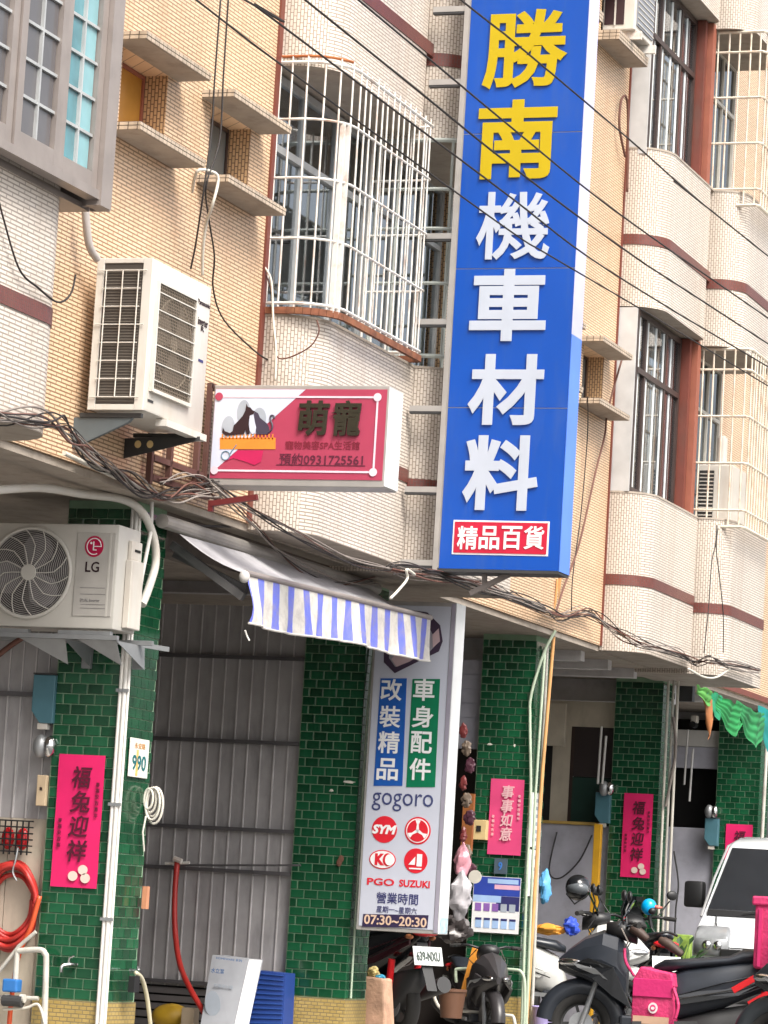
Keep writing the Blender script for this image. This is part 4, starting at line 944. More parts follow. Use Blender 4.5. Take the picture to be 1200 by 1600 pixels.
# product poster
Y = 8.462
ps = thing('product_poster', 'blue and white car wash product poster on the third column', 'poster', (-.22, Y, .92))
a, b = P(741, 1368), P(810, 1460); mb = MB(); mb.box(a.x, b.x, Y-.006, Y, b.z, a.z); build(mb, 'board', white_p, ps)
H_ = a.z-b.z; W_ = b.x-a.x
def pb(u0, u1, v0, v1, m_, nm, d): mb = MB(); mb.box(a.x+W_*u0, a.x+W_*u1, Y-.006-d, Y-.0062, a.z-H_*v1, a.z-H_*v0); return build(mb, nm, m_, ps)
pb(.01, .99, .01, .34, mat('poster_blue', (.03, .06, .35), .4), 'blue_field', .001); pb(.3, .95, .04, .12, mat('poster_sky', (.35, .5, .75), .4), 'title_strip', .002); pb(.45, .98, .14, .22, mat('poster_rose', (.7, .4, .5), .4), 'title_strip', .002)
pb(.01, .6, .34, .46, MATS['poster_sky'], 'water_splash', .0015); pb(.5, .99, .345, .60, navy, 'dark_field', .0013)
for i in range(5): pb(.06+.18*i, .19+.18*i, .48, .62, (mat('poster_violet', (.25, .12, .40), .4), greyl)[i > 2], 'bottle_print', .003); pb(.08+.18*i, .21+.18*i, .74, .92, MATS['poster_sky'], 'bottle_print', .003)
for i in range(5): pb(.08+.18*i, .21+.18*i, .74, .78, navy, 'bottle_cap_print', .004)
bx_ = thing('meter_box', 'pale yellow small box left of the faded pink banner', 'box', (-.42, 8.45, 1.72))
a, b = P(741, 1281), P(762, 1313); mb = MB(); mb.box(a.x, b.x, 8.40, 8.468, b.z, a.z); build(mb, 'case', mat('yellow_case', (.60, .45, .22), .5), bx_, bevel=.004)
mb = MB(); mb.box(a.x+.045, b.x-.045, 8.394, 8.399, (a.z+b.z)/2-.015, (a.z+b.z)/2+.035); build(mb, 'slot', dark, bx_)
a, b = P(774, 1341), P(792, 1366); mb = MB(); mb.box(a.x, b.x, 8.44, 8.468, b.z, a.z); pl = tag(build(mb, 'number_plate', mat('slate_plate', (.07, .10, .13), .4)), 'small slate plate with a blue nine between banner and poster', 'plate')
text('9', ((a.x+b.x)/2, 8.438, (a.z+b.z)/2), .035, .07, mat('blue_digit', (.05, .2, .6), .5), pl, bold=.02)
# notices on the street side of column 3
for n_, (p0, p1, lab, nn) in enumerate((((834, 1238), (851, 1326), 'tall white notice with vertical print on the side of the third column', 7), ((836, 1328), (850, 1402), 'lower white notice on the side of the third column', 4))):
    a = SX(*p0, .02); b = SX(*p1, .02); mb = MB(); mb.box(.006, .012, 8.56, 8.84, b.z, a.z); o = tag(build(mb, 'paper_notice', white_p), lab, 'notice')
    for k in range(nn): mb = MB(); mb.box(.0122, .014, 8.62, 8.78, a.z-.05-(a.z-b.z)/nn*k-.03, a.z-.05-(a.z-b.z)/nn*k); build(mb, 'print_line', greyl, o)
# house number
s = thing('number_plate', 'white house number plate reading 990 on the first column side', 'plate', (.01, .22, 1.8))
mb = MB(); mb.box(.006, .014, .08, .37, 1.79, 2.03); build(mb, 'plate', mat('plate_white', (.68, .66, .60), .5, dirt=.15), s, bevel=.003)
text('990', (.0145, .225, 1.88), .21, .095, mat('number_teal', (.0, .12, .13), .5), s, face='x', bold=.02)
text('永安路', (.0145, .225, 1.985), .16, .035, mat('number_orange', (.5, .25, .08), .5), s, face='x', bold=.005)
mb = MB(); mb.box(.0142, .016, .18, .21, 1.80, 1.96); build(mb, 'orange_stripe', mat('stripe_orange', (.75, .42, .12), .5), s)
# teal meter, siren, small box beside first column
def teal_meter(px, py, y, k, label):
    c = SY(px, py, y); o = thing('electric_meter', label, 'meter', c, 'teal meter boxes beside the columns')
    mb = MB(); w_, h_ = .075*k, .15*k
    mb.prism([(c.x-w_, y, c.z-h_*.5), (c.x-w_, y, c.z+h_), (c.x+w_, y, c.z+h_), (c.x+w_, y, c.z-h_), (c.x-w_*.2, y, c.z-h_)], (0, .08, 0)); build(mb, 'case', tealm, o, bevel=.005)
    mb = MB(); mb.box(c.x-w_*1.0, c.x+w_*1.05, y-.004, y+.085, c.z+h_+.001, c.z+h_+.012); build(mb, 'lid', dgrey, o)
    mb = MB(); mb.box(c.x-w_*.4, c.x+w_*.5, y+.01, y+.05, c.z-h_*1.25, c.z-h_*1.01); build(mb, 'terminal', acw, o)
teal_meter(67, 1092, -.03, 1.0, 'teal meter box left of the first green column')
teal_meter(941, 1262, 12.7, 1.0, 'teal meter box left of the fourth green column')
teal_meter(1111, 1300, 16.9, 1.0, 'teal meter box left of the farthest green column')
for px, py, y, lab in ((64, 1166, -.02, 'metal dome lamp under the teal meter at the left'), (944, 1232, 12.68, 'metal dome lamp above the teal meter at the fourth column'), (1108, 1268, 16.9, 'metal dome lamp at the farthest column')):
    c = SY(px, py, y); o = thing('dome_lamp', lab, 'lamp', c)
    mb = MB(); mb.ell(c, .05, .06, .075, 16, 10); build(mb, 'dome', steel, o, smooth='all')
    mb = MB(); mb.ell(c+Vector((.06, .0, -.0)), .045, .05, .07, 16, 10); build(mb, 'bowl', chrome, o, smooth='all')
c = SY(64, 1235, -.02); mb = MB(); mb.box(c.x-.032, c.x+.032, -.02, .02, c.z-.095, c.z+.095); o = tag(build(mb, 'small_box', mat('beige_box', (.50, .38, .25), .6), bevel=.004), 'beige narrow box with a small label left of the first column', 'box')
text('電', (c.x, -.0215, c.z+.01), .02, .02, ink, o)
# shelf basket and red goods, hose coil
bs = thing('wire_basket', 'black wire basket of red goods above the coiled hose', 'basket', (-.8, .0, 1.28))
for i in range(6): mb = MB(); z = 1.285+.038*i; mb.box(-1.6, -.56, -.02, -.012, z, z+.009); build(mb, 'wire', black, bs)
for i in range(26): mb = MB(); x = -1.6+.04*i; mb.box(x, x+.008, -.011, -.004, 1.27, 1.48); build(mb, 'wire', black, bs)
for i in range(9):
    mb = MB(); x = -1.5+.1*i; mb.ell((x+.05, .03, 1.37), .045, .03, .07, 10, 8); tag(build(mb, 'red_packet', redp, smooth='all'), 'red packet lying in the black wire basket', 'packet', 'red packets in the wire basket')
hs_ = thing('garden_hose', 'coiled red hose hanging on the cream board at the left edge', 'hose', (-.8, .03, 1.0))
c = SY(18, 1412, .02)
for k, (rx, rz, dx, dz, rr) in enumerate(((.155, .235, 0, .02, .017), (.17, .245, .0, .0, .017), (.175, .25, .01, -.015, .017), (.145, .22, -.01, .03, .016), (.165, .255, .005, -.03, .016), (.18, .235, 0, .01, .015), (.16, .23, 0, -.05, .015))):
    pts = [Vector((c.x+dx+rx*math.cos(a*math.pi/18), .035-.03*(k % 3)+.01*math.sin(a), c.z+dz+rz*math.sin(a*math.pi/18))) for a in range(37)]
    mb = MB(); mb.tube(pts, rr, 8, False); build(mb, 'hose_loop', hosered, hs_, smooth='all')
mb = MB(); mb.tube(smoothpath([SY(62, 1400, -.05), SY(48, 1450, -.05), SY(30, 1490, -.04), SY(18, 1560, -.02), SY(12, 1640, 0)]), .016, 8); build(mb, 'hose_tail', mat('orange_hose', (.62, .09, .03), .4), hs_, smooth='all')
mb = MB(); mb.tube(smoothpath([SY(28, 1325, -.02), SY(24, 1345, -.03), SY(20, 1362, -.03), SY(26, 1376, -.03)]), .006, 6); build(mb, 'hook', steel, hs_)
# white plumbing bottom left
pp = thing('water_pipes', 'grey white water pipes with blue valve at the bottom left', 'pipes', (-.7, -.1, .1))
def pipe(pts, r, m_=pvc, nm='pipe', par=None, y=None): mb = MB(); mb.tube(pts, r, 10); return build(mb, nm, m_, par, smooth=50)
pipe(smoothpath([SY(28, 1486, -.1), SY(60, 1484, -.1), SY(70, 1490, -.1), SY(72, 1510, -.1), SY(68, 1640, -.1)], 5), .019, par=pp)
pipe([SY(27, 1486, -.1), SY(24, 1530, -.1)], .018, par=pp); pipe([SY(-10, 1528, -.1), SY(30, 1478, -.1), SY(56, 1456, -.1)], .012, par=pp)
pipe([SY(-5, 1558, -.1), SY(60, 1560, -.1)], .014, par=pp); pipe(smoothpath([SY(5, 1577, -.12), SY(40, 1575, -.12), SY(60, 1570, -.12), SY(70, 1600, -.12)]), .009, cablew, par=pp)
c = SY(19, 1540, -.12); mb = MB(); mb.box(c.x-.05, c.x+.05, -.16, -.08, c.z-.04, c.z+.04); build(mb, 'blue_valve', mat('valve_blue', (.03, .15, .42), .4), pp, bevel=.01)
mb = MB(); mb.cyl(SY(5, 1563, -.15), SY(35, 1565, -.15), .035, 12); build(mb, 'meter_body', dgrey, pp)
for px in (32, 8): c = SY(px, 1560, -.14); mb = MB(); mb.cyl(c, c+Vector((.03, 0, 0)), .026, 12); build(mb, 'coupling', pvc, pp)
tp = thing('tap', 'chrome tap on the front of the first green column', 'tap', SY(110, 1510, -.03))
c = SY(110, 1512, -.03); mb = MB(); mb.tube(smoothpath([c+Vector((.03, .03, .02)), c+Vector((0, -.02, .02)), c+Vector((-.03, -.05, .01)), c+Vector((-.035, -.055, -.03))], 4), .011, 8); build(mb, 'spout', chrome, tp, smooth=True)
mb = MB(); mb.cyl(c+Vector((.0, -.02, .02)), c+Vector((.0, -.02, .06)), .007, 8); mb.cyl(c+Vector((-.0, -.02, .06)), c+Vector((.03, -.02, .075)), .006, 8); build(mb, 'handle', chrome, tp)
tp = thing('tap', 'side tap with a cream hose on the street side of the first column', 'tap', SX(202, 1518, .03))
c = SX(203, 1517, .03); mb = MB(); mb.cyl(c, c+Vector((.07, 0, 0)), .016, 10); mb.cyl(c+Vector((.05, 0, 0)), c+Vector((.05, 0, .03)), .01, 8); build(mb, 'spout', chrome, tp)
q = [SX(212, 1520, .1), SX(222, 1530, .1), SX(230, 1560, .1), SX(236, 1610, .1)]; mb = MB(); mb.tube(smoothpath(q), .014, 8); build(mb, 'hose', mat('cream_hose', (.5, .46, .33), .5), tp, smooth='all')
q = SX(210, 1525, .09); mb = MB(); mb.box(q.x-.02, q.x+.02, q.y-.04, q.y+.04, q.z-.10, q.z); build(mb, 'black_nozzle', black, tp)
rp = thing('rope_coil', 'pale rope coil hanging at the corner of the first column', 'rope', (.02, .45, 1.7))
for k in range(5):
    c = SX(232, 1248, .03); mb = MB(); mb.torus(c+Vector((.0+.01*k, .015*(k % 3), -.01*k)), .03+.006*k, .008, 'y', 20, 6, 2.1); build(mb, 'loop', cablew, rp, smooth='all')
pipe([SX(228, 1275, .03), SX(223, 1300, .03), SX(225, 1330, .03)], .006, cablew, 'rope_end', rp)
c = SX(228, 1395, .06); mb = MB(); mb.box(c.x-.016, c.x+.016, c.y-.02, c.y+.02, c.z-.1, c.z+.04); tag(build(mb, 'wooden_tag', mat('tag_wood', (.50, .22, .12), .6)), 'small reddish wooden tag hanging at the first column corner', 'tag')

# white conduits on the first column corner
cn = thing('conduits', 'bundle of white conduits running down the first green column corner', 'conduit', (0, -.02, .1), 'conduits on the column corners')
for dx, r_ in ((-.036, .013), (-.008, .016), (.014, .010)):
    pipe([(dx, -.022, .10), (dx+.004, -.022, 2.55), (dx+.004, -.022, 3.45)], r_, wpaint, 'conduit', cn)
for z in (.9, 1.6, 2.3): mb = MB(); mb.box(-.056, .03, -.042, -.036, z, z+.02); build(mb, 'clip', steel, cn)
cn = thing('conduits', 'thick white duct and pipe curving over the first column top', 'duct', (.05, 0, 3.0))
q = [SX(-30, 768, -.1), SX(60, 762, -.1), SX(130, 772, -.08), SX(190, 780, .0), SX(222, 800, .05), SX(240, 840, .07), SX(243, 880, .07), SX(232, 920, .06), SX(222, 945, .06)]
pipe(smoothpath(q), .026, acw, 'insulated_pipe', cn)
pipe([SX(238, 765, .07), SX(236, 830, .07), SX(222, 900, .07), SX(210, 980, .05)], .012, wpaint, 'thin_pipe', cn)
pipe(smoothpath([SX(100, 708, .2), SX(130, 722, .2), SX(180, 745, .18), SX(220, 760, .16), SX(242, 765, .1)], 4), .014, cablew, 'upper_pipe', cn)
pipe(smoothpath([SX(133, 318, .25), SX(135, 350, .25), SX(140, 385, .25), SX(152, 405, .26)], 4), .024, mat('grey_pipe', (.42, .38, .36), .5), 'refrigerant_pipe', bpy.data.objects['air_conditioner.001'])

# poles and conduits on column 3, 4 ,5
c3 = thing('conduits', 'pale green and white conduits on the corner of the third column', 'conduit', (0, 8.46, .1), 'conduits on the column corners')
gw = mat('pale_green_pipe', (.42, .50, .38), .5, dirt=.2)
pipe(smoothpath([SY(868, 985, 8.44), SY(850, 1020, 8.44), SY(830, 1085, 8.44), SY(828, 1130, 8.44), SY(829, 1250, 8.44), SY(822, 1400, 8.44), SY(815, 1610, 8.44)], 4), .013, gw, 'conduit', c3)
pipe([SY(852, 1010, 8.45), SY(836, 1250, 8.45), SY(822, 1610, 8.45)], .012, gw, 'conduit', c3)
pipe([SX(855, 1010, .03), SX(846, 1200, .03), SX(830, 1610, .03)], .015, pvc, 'conduit', c3)
pl = thing('orange_pole', 'long orange bamboo like pole rising past the third column to the blue sign', 'pole', (.06, 8.5, 0))
pipe([SX(876, 895, .17), SX(868, 960, .12), SX(848, 1200, .06), SX(822, 1605, .06)], .016, bamboo, 'pole', pl)
pipe([SX(871, 905, .17), SX(868, 940, .16), SX(856, 990, .1)], .010, bamboo, 'side_cane', pl)
c4 = thing('conduits', 'pale conduits with cream tags on the corner of the fourth column', 'conduit', (0, 12.7, .1), 'conduits on the column corners')
for o_, r_ in ((0, .013), (8, .012), (15, .014)): pipe([SY(1045+o_, 1060, 12.7), SY(1032+o_, 1350, 12.7), SY(1022+o_*.9, 1610, 12.7)], r_, (cablew, gw, pvc)[o_ % 3], 'conduit', c4)
pipe(smoothpath([SY(1052, 1120, 12.68), SY(1056, 1170, 12.68), SY(1048, 1220, 12.68), SY(1040, 1260, 12.68)]), .014, cableg, 'cable', c4)
c5 = thing('conduits', 'pale conduit on the corner of the farthest column', 'conduit', (0, 17, .1), 'conduits on the column corners')
pipe([SY(1200, 1130, 16.9), SY(1190, 1320, 16.9), SY(1180, 1600, 16.9)], .02, pvc, 'conduit', c5)
pipe([SX(553+32, 1000, .02), SX(553+22, 1100, .02), SX(548, 1560, .02)], .008, gw, 'edge_strip', bpy.data.objects['tiled_column.001'])

# red hose, box, crate and rubbish below partition
hz = thing('garden_hose', 'red hose hanging from a tap on the corrugated partition', 'hose', SY(275, 1345, 4.15))
pipe(smoothpath([SY(277, 1345, 4.15), SY(273, 1400, 4.1), SY(274, 1460, 4.05), SY(282, 1510, 3.9), SY(300, 1550, 3.7), SY(320, 1585, 3.6), SY(332, 1620, 3.5)]), .021, hosered, 'hose', hz)
mb = MB(); mb.cyl(SY(258, 1349, 4.15), SY(296, 1348, 4.15), .011, 8); mb.cyl(SY(272, 1341, 4.12), SY(284, 1346, 4.12), .02, 8); build(mb, 'tap', wrust, hz)
pipe([SY(282, 1352, 4.17), SY(470, 1352, 4.17)], .008, bar, 'thin_pipe', hz)
cb = thing('carton', 'tall grey printed carton leaning on the blue crate', 'box', SY(350, 1590, 3.6))
q = [SY(332, 1492, 3.7), SY(389, 1499, 3.7), SY(362, 1620, 3.5), SY(310, 1620, 3.5)]
mb = MB(); mb.prism(q, (.03, .20, .0)); build(mb, 'carton_body', cardb, cb)
q2 = [SY(389.5, 1499, 3.7), SY(399, 1500, 3.78), SY(375, 1620, 3.55), SY(362.5, 1620, 3.5)]
mb = MB(); mb.prism(q2, (.01, .10, 0)); build(mb, 'white_side', white_p, cb)
tb = mat('carton_blue', (.04, .12, .30), .5)
for (t_s, px, py, w__, h__) in (('水立潔', 341, 1517, .10, .035), ('HOMEWARE 系列', 359, 1499, .20, .018), ('抗菌淨水器', 350, 1541, .15, .026)): c = SY(px, py, 3.62); text(t_s, c+Vector((0, -.012, 0)), w__, h__, tb if py < 1530 else greyl, cb, bold=.01, rot=-.05)
c = SY(335, 1568, 3.56); mb = MB(); mb.prism([c+Vector((.05*math.cos(a*.35)-.02*math.sin(a*.2), -.008, .09*math.sin(a*.35))) for a in range(18)], (0, -.001, 0)); build(mb, 'drop_print', greyl, cb)
bc = thing('plastic_crate', 'ribbed blue plastic crate leaning at the foot of the second column', 'crate', SY(420, 1590, 4.0))
q = [SY(398, 1516, 4.0), SY(446, 1521, 4.0), SY(441, 1625, 3.95), SY(375, 1625, 3.95)]
mb = MB(); mb.prism(q, (0, .2, 0)); build(mb, 'crate_body', bluebx, bc)
for i in range(14):
    t = (i+.5)/14; a = q[0].lerp(q[3], t); b = q[1].lerp(q[2], t); mb = MB(); mb.beam(a+Vector((.01, -.006, 0)), b+Vector((-.01, -.006, 0)), .010, .008); build(mb, 'rib', mat('crate_blue_light', (.02, .07, .30), .5), bc)
c = SY(268, 1585, 4.0); mb = MB(); mb.ell((c.x, 4.0, c.z-.02), .15, .14, .10, 20, 10); tag(build(mb, 'yellow_tub', mat('mustard_plastic', (.50, .30, .02), .5), smooth='all'), 'mustard yellow tub at the foot of the grey partition', 'tub')
c = SY(297, 1590, 3.85); mb = MB(); mb.box(c.x-.05, c.x+.05, 3.8, 3.9, c.z-.1, c.z+.07); tag(build(mb, 'cream_carton', mat('cream_carton', (.60, .48, .34), .6), bevel=.004), 'small cream carton in front of the mustard tub', 'box')

# small marks on column 2
for (px, py) in ((530, 1348), (533, 1342)):
    c = SY(px, py, 4.23); mb = MB(); mb.ell((c.x, 4.228, c.z), .022, .004, .028, 10, 6); tag(build(mb, 'paper_scrap', mat('scrap_brown', (.12, .05, .03), .7)), 'brown paper remnants stuck on the second column', 'paper', 'paper remnants on the second column')
# ================================================================== street wires and cable bundles
WR = [((307, 0), (400, 72), (600, 219), (800, 363), (860, 400), (1030, 500), (1200, 603)),
      ((383, 0), (400, 10), (600, 160), (800, 310), (917, 400), (1060, 490), (1200, 573)),
      ((477, 0), (640, 131), (800, 260), (990, 400), (1200, 537)),
      ((560, 0), (680, 100), (800, 200), (930, 306), (1060, 400), (1200, 497)),
      ((720, 0), (800, 63), (980, 215), (1090, 312), (1200, 400))]
WL = ['lowest of the street wires crossing the blue sign', 'second lowest street wire crossing the blue sign', 'middle street wire crossing the blue sign', 'second highest street wire crossing the blue sign', 'highest street wire, passing over the yellow characters']
for i, pts in enumerate(WR):
    xw = 1.9+.12*i; Q = [SX(*p, xw) for p in pts]
    Q = [Q[0]+(Q[0]-Q[1]).normalized()*8]+Q+[Q[-1]+(Q[-1]-Q[-2]).normalized()*30]
    mb = MB(); mb.tube(smoothpath(Q, 5), (.0055, .006, .0065, .006, .006)[i], 6); tag(build(mb, 'street_wire', cable, smooth='all'), WL[i], 'wire', 'street wires across the facade')
def strand(pts, r, m_, amp, name='cable', seed=0, n=7):
    rr = random.Random(seed); Q = smoothpath(pts, n); ph = [rr.uniform(0, 6.28) for _ in range(6)]; out = []
    for i, p in enumerate(Q):
        t = i/len(Q); L = len(pts)
        out.append(p+Vector((.6*amp*math.sin(L*1.3*t+ph[0]), amp*math.sin(L*2.1*t+ph[1])*.6, amp*(math.sin(L*(.7+ph[4]*.2)*t+ph[2])+.5*math.sin(L*(1.6+ph[5]*.3)*t+ph[3])))))
    mb = MB(); mb.tube(out, r, 6); return mb
def bundle(name, label, pts, n, amp, seed):
    b = thing('cable_bundle', label, 'cables', pts[len(pts)//2], 'cable bundles along the arcade edge')
    for k in range(n):
        m_ = (cable, cableg, cableb, cableg, cable)[k % 5]
        build(strand(pts, R.uniform(.003, .0068), m_, amp*R.uniform(.4, 1.7), seed=seed+k), 'cable', m_, b, smooth='all')
bundle('a', 'tangled dark cable bundle at the left under the white balcony', [SX(-40, 640, .66), SX(20, 652, .66), SX(80, 660, .66), SX(112, 680, .55), SX(135, 712, .32), SX(180, 738, .22), SX(225, 762, .22), SX(262, 772, .22), SX(300, 770, .25), SX(345, 772, .30)], 12, .035, 10)
bundle('b', 'loose cables sagging behind the pink sign over the awning', [SX(250, 760, .24), SX(300, 745, .24), SX(340, 760, .24), SX(390, 815, .22), SX(440, 870, .2), SX(520, 905, .2), SX(585, 905, .2)], 4, .03, 40)
bundle('c', 'thin cables running under the white balcony towards the blue sign', [SX(330, 752, .3), SX(400, 800, .56), SX(480, 845, .58), SX(560, 880, .58), SX(620, 892, .6), SX(660, 893, .86), SX(720, 905, .86), SX(790, 932, .86), SX(850, 955, .3)], 5, .022, 60)
bundle('d', 'thick cable bundle drooping below the blue sign and the right balconies', [SX(610, 888, .86), SX(660, 897, .86), SX(740, 912, .86), SX(790, 930, .80), SX(850, 952, .25), SX(880, 960, .22), SX(920, 958, .22), SX(960, 985, .35), SX(1000, 1005, .6), SX(1060, 1022, .6), SX(1085, 1035, .6), SX(1110, 1028, .9), SX(1140, 1040, .9), SX(1185, 1050, .9)], 10, .028, 80)
def wire(label, pts, r, m_, name='loose_cable', n=6):
    mb = MB(); mb.tube(smoothpath(pts, n), r, 6); return tag(build(mb, name, m_, smooth='all'), label, 'cable')
wire('left of two black cables hanging past the tiled ledges to the large air conditioner', [SX(345, -5, .40), SX(335, 130, .40), SX(331, 200, .40), SX(318, 300, .40), SX(306, 380, .3), SX(298, 420, .25)], .006, cable)
wire('right of two black cables hanging past the tiled ledges', [SX(357, -5, .40), SX(349, 120, .40), SX(343, 220, .40), SX(322, 290, .4), SX(326, 340, .3), SX(335, 400, .25), SX(333, 450, .2), SX(350, 500, .2), SX(400, 550, .2), SX(425, 565, .2)], .006, cable)
wire('white cable looping over the lowest tiled ledge', [SX(300, 300, .2), SX(308, 268, .38), SX(330, 268, .40), SX(341, 280, .42), SX(332, 320, .40), SX(322, 350, .3), SX(317, 390, .25), SX(316, 430, .22)], .010, cablew)
wire('black cable drooping across the white balcony at the left edge', [SX(-10, 280, .63), SX(5, 340, .63), SX(30, 420, .63), SX(60, 450, .63), SX(90, 472, .63), SX(110, 460, .62), SX(118, 430, .5)], .006, cable)
wire('thin cable loop on the brick face under the rusty cage', [SY(412, 420, 1.42), SY(425, 460, 1.42), SY(428, 520, 1.42), SY(436, 560, 1.40), SY(480, 545, 1.38), SY(498, 520, 1.38), SY(495, 500, 1.38)], .005, cableb)
wire('white cable hanging at the left of the rusty cage', [SY(414, 418, 1.40), SY(424, 440, 1.40), SY(427, 500, 1.40), SY(431, 545, 1.40), SY(430, 595, 1.40)], .008, cablew)
wire('brown cable loop left of the upper brown framed window', [SX(977, 245, .2), SX(968, 200, .2), SX(970, 160, .2), SX(977, 150, .2), SX(981, 170, .2), SX(981, 235, .2), SX(980, 300, .2)], .012, cableb)
wire('black cable running down the orange wall right of the blue sign', [SX(975, 550, .25), SX(950, 640, .2), SX(945, 680, .2), SX(930, 740, .2), SX(905, 850, .2), SX(880, 920, .2), SX(868, 960, .2)], .009, cableb)
wire('thin vertical cable on the orange wall right of the blue sign', [SX(918, 620, .38), SX(918, 680, .2), SX(908, 800, .2), SX(895, 900, .2), SX(893, 955, .2)], .005, cable)
wire('left thin cable hanging down the right balcony front', [SX(1120, 820, .86), SX(1118, 850, .86), SX(1112, 880, .86), SX(1107, 950, .86), SX(1100, 1020, .86)], .005, cable)
wire('right thin cable hanging down the right balcony front', [SX(1122, 825, .86), SX(1119, 855, .86), SX(1124, 900, .86), SX(1130, 960, .86), SX(1130, 1020, .86)], .005, cable)
wire('pale cable hooked under the blue sign', [SX(648, 898, .9), SX(635, 890, .9), SX(636, 905, .9), SX(620, 925, .9), SX(610, 935, .9)], .010, cablew)
wire('white cable sagging under the right balcony', [SX(1075, 1045, .9), SX(1100, 1058, .9), SX(1120, 1058, .9), SX(1140, 1045, .9)], .010, cablew)
wire('brown cable curving below the left air conditioner', [SY(-10, 1030, -.1), SY(15, 1010, -.1), SY(45, 990, -.15)], .018, cableb)
wire('grey cable loop under the wide beam above the awning', [SX(300, 822, .1), SX(330, 822, .1), SX(365, 822, .1), SX(385, 812, .1), SX(388, 800, .1)], .009, cable)

# ================================================================== cloth under the right balcony
def swag(label, p0, p1, drop, wid, m_, seed, nfold=3, taper=0.):
    rr = random.Random(seed); n, k_ = 26, 22; mb = MB(); p0, p1 = Vector(p0), Vector(p1); ph = rr.uniform(0, 6); mid = p0.lerp(p1, .5)
    def f(i, k):
        t, v = i/n, k/k_; t2 = .5+(t-.5)*(1-taper*v); p = p0.lerp(p1, t2); s_ = math.sin(math.pi*t)
        return p+Vector((.018*abs(math.sin(v*nfold*3.14+.6*s_+ph))*s_+.035*s_+.012*math.sin(t*17+ph+v*3), 0, -drop*s_*(.3+.7*v)-wid*v*(.45+.55*s_)+.008*math.sin(t*23+v*5)))
    for i in range(n):
        for k in range(k_): mb.face([f(i, k), f(i+1, k), f(i+1, k+1), f(i, k+1)])
    return tag(build(mb, 'draped_cloth', m_, smooth='all', fix=False), label, 'cloth', 'draped cloths under the right balcony')
gl2 = mat('lime_cloth', (.06, .22, .04), .7, var=.3)
swag('lime green cloth end at the left of the draped banner', SX(1086, 1070, 1.0), SX(1112, 1082, 1.0), .02, .13, gl2, 1, 2, .3)
swag('orange brown cloth tip hanging from the draped green banner', SX(1094, 1084, 1.0), SX(1116, 1094, 1.0), .04, .34, orc, 2, 1, .85)
swag('flat green cloth between the orange tip and the big fold', SX(1102, 1078, 1.02), SX(1128, 1090, 1.02), .03, .20, mat('flat_green_cloth', (.01, .22, .10), .7), 3, 1, .2)
swag('big green fold of the draped banner', SX(1114, 1080, 1.05), SX(1164, 1102, 1.05), .14, .20, greenc, 4, 5)
swag('second green fold at the right', SX(1152, 1094, 1.05), SX(1196, 1114, 1.05), .16, .22, mat('bright_green_cloth', (.012, .17, .05), .8, var=.4), 5, 4)
swag('teal cloth hanging at the right edge', SX(1186, 1102, 1.05), SX(1240, 1130, 1.05), .10, .42, teal, 6, 2)
c = SX(1178, 1130, 1.0); mb = MB(); mb.box(c.x-.02, c.x+.02, c.y-.05, c.y+.05, c.z-.05, c.z+.04); tag(build(mb, 'white_clip', acw), 'small white clip at the bottom of the green cloth', 'clip')
c = SY(1088, 1126, 16.6); mb = MB(); mb.box(c.x-.04, c.x+.03, 16.5, 16.6, c.z-.03, c.z+.05); o = tag(build(mb, 'camera_case', acw, bevel=.01), 'small lamp under the pale header board', 'lamp'); mb = MB(); mb.cyl((c.x-.01, 16.48, c.z-.05), (c.x-.01, 16.6, c.z-.05), .035, 12); build(mb, 'lens', black, o)
mb = MB(); c = SY(1070, 1080, 13.4); mb.box(c.x-.10, c.x+.08, 13.4, 13.5, c.z-.10, c.z+.13); tag(build(mb, 'junction_box', dgrey, bevel=.005), 'dark junction box behind the fourth column top', 'box')

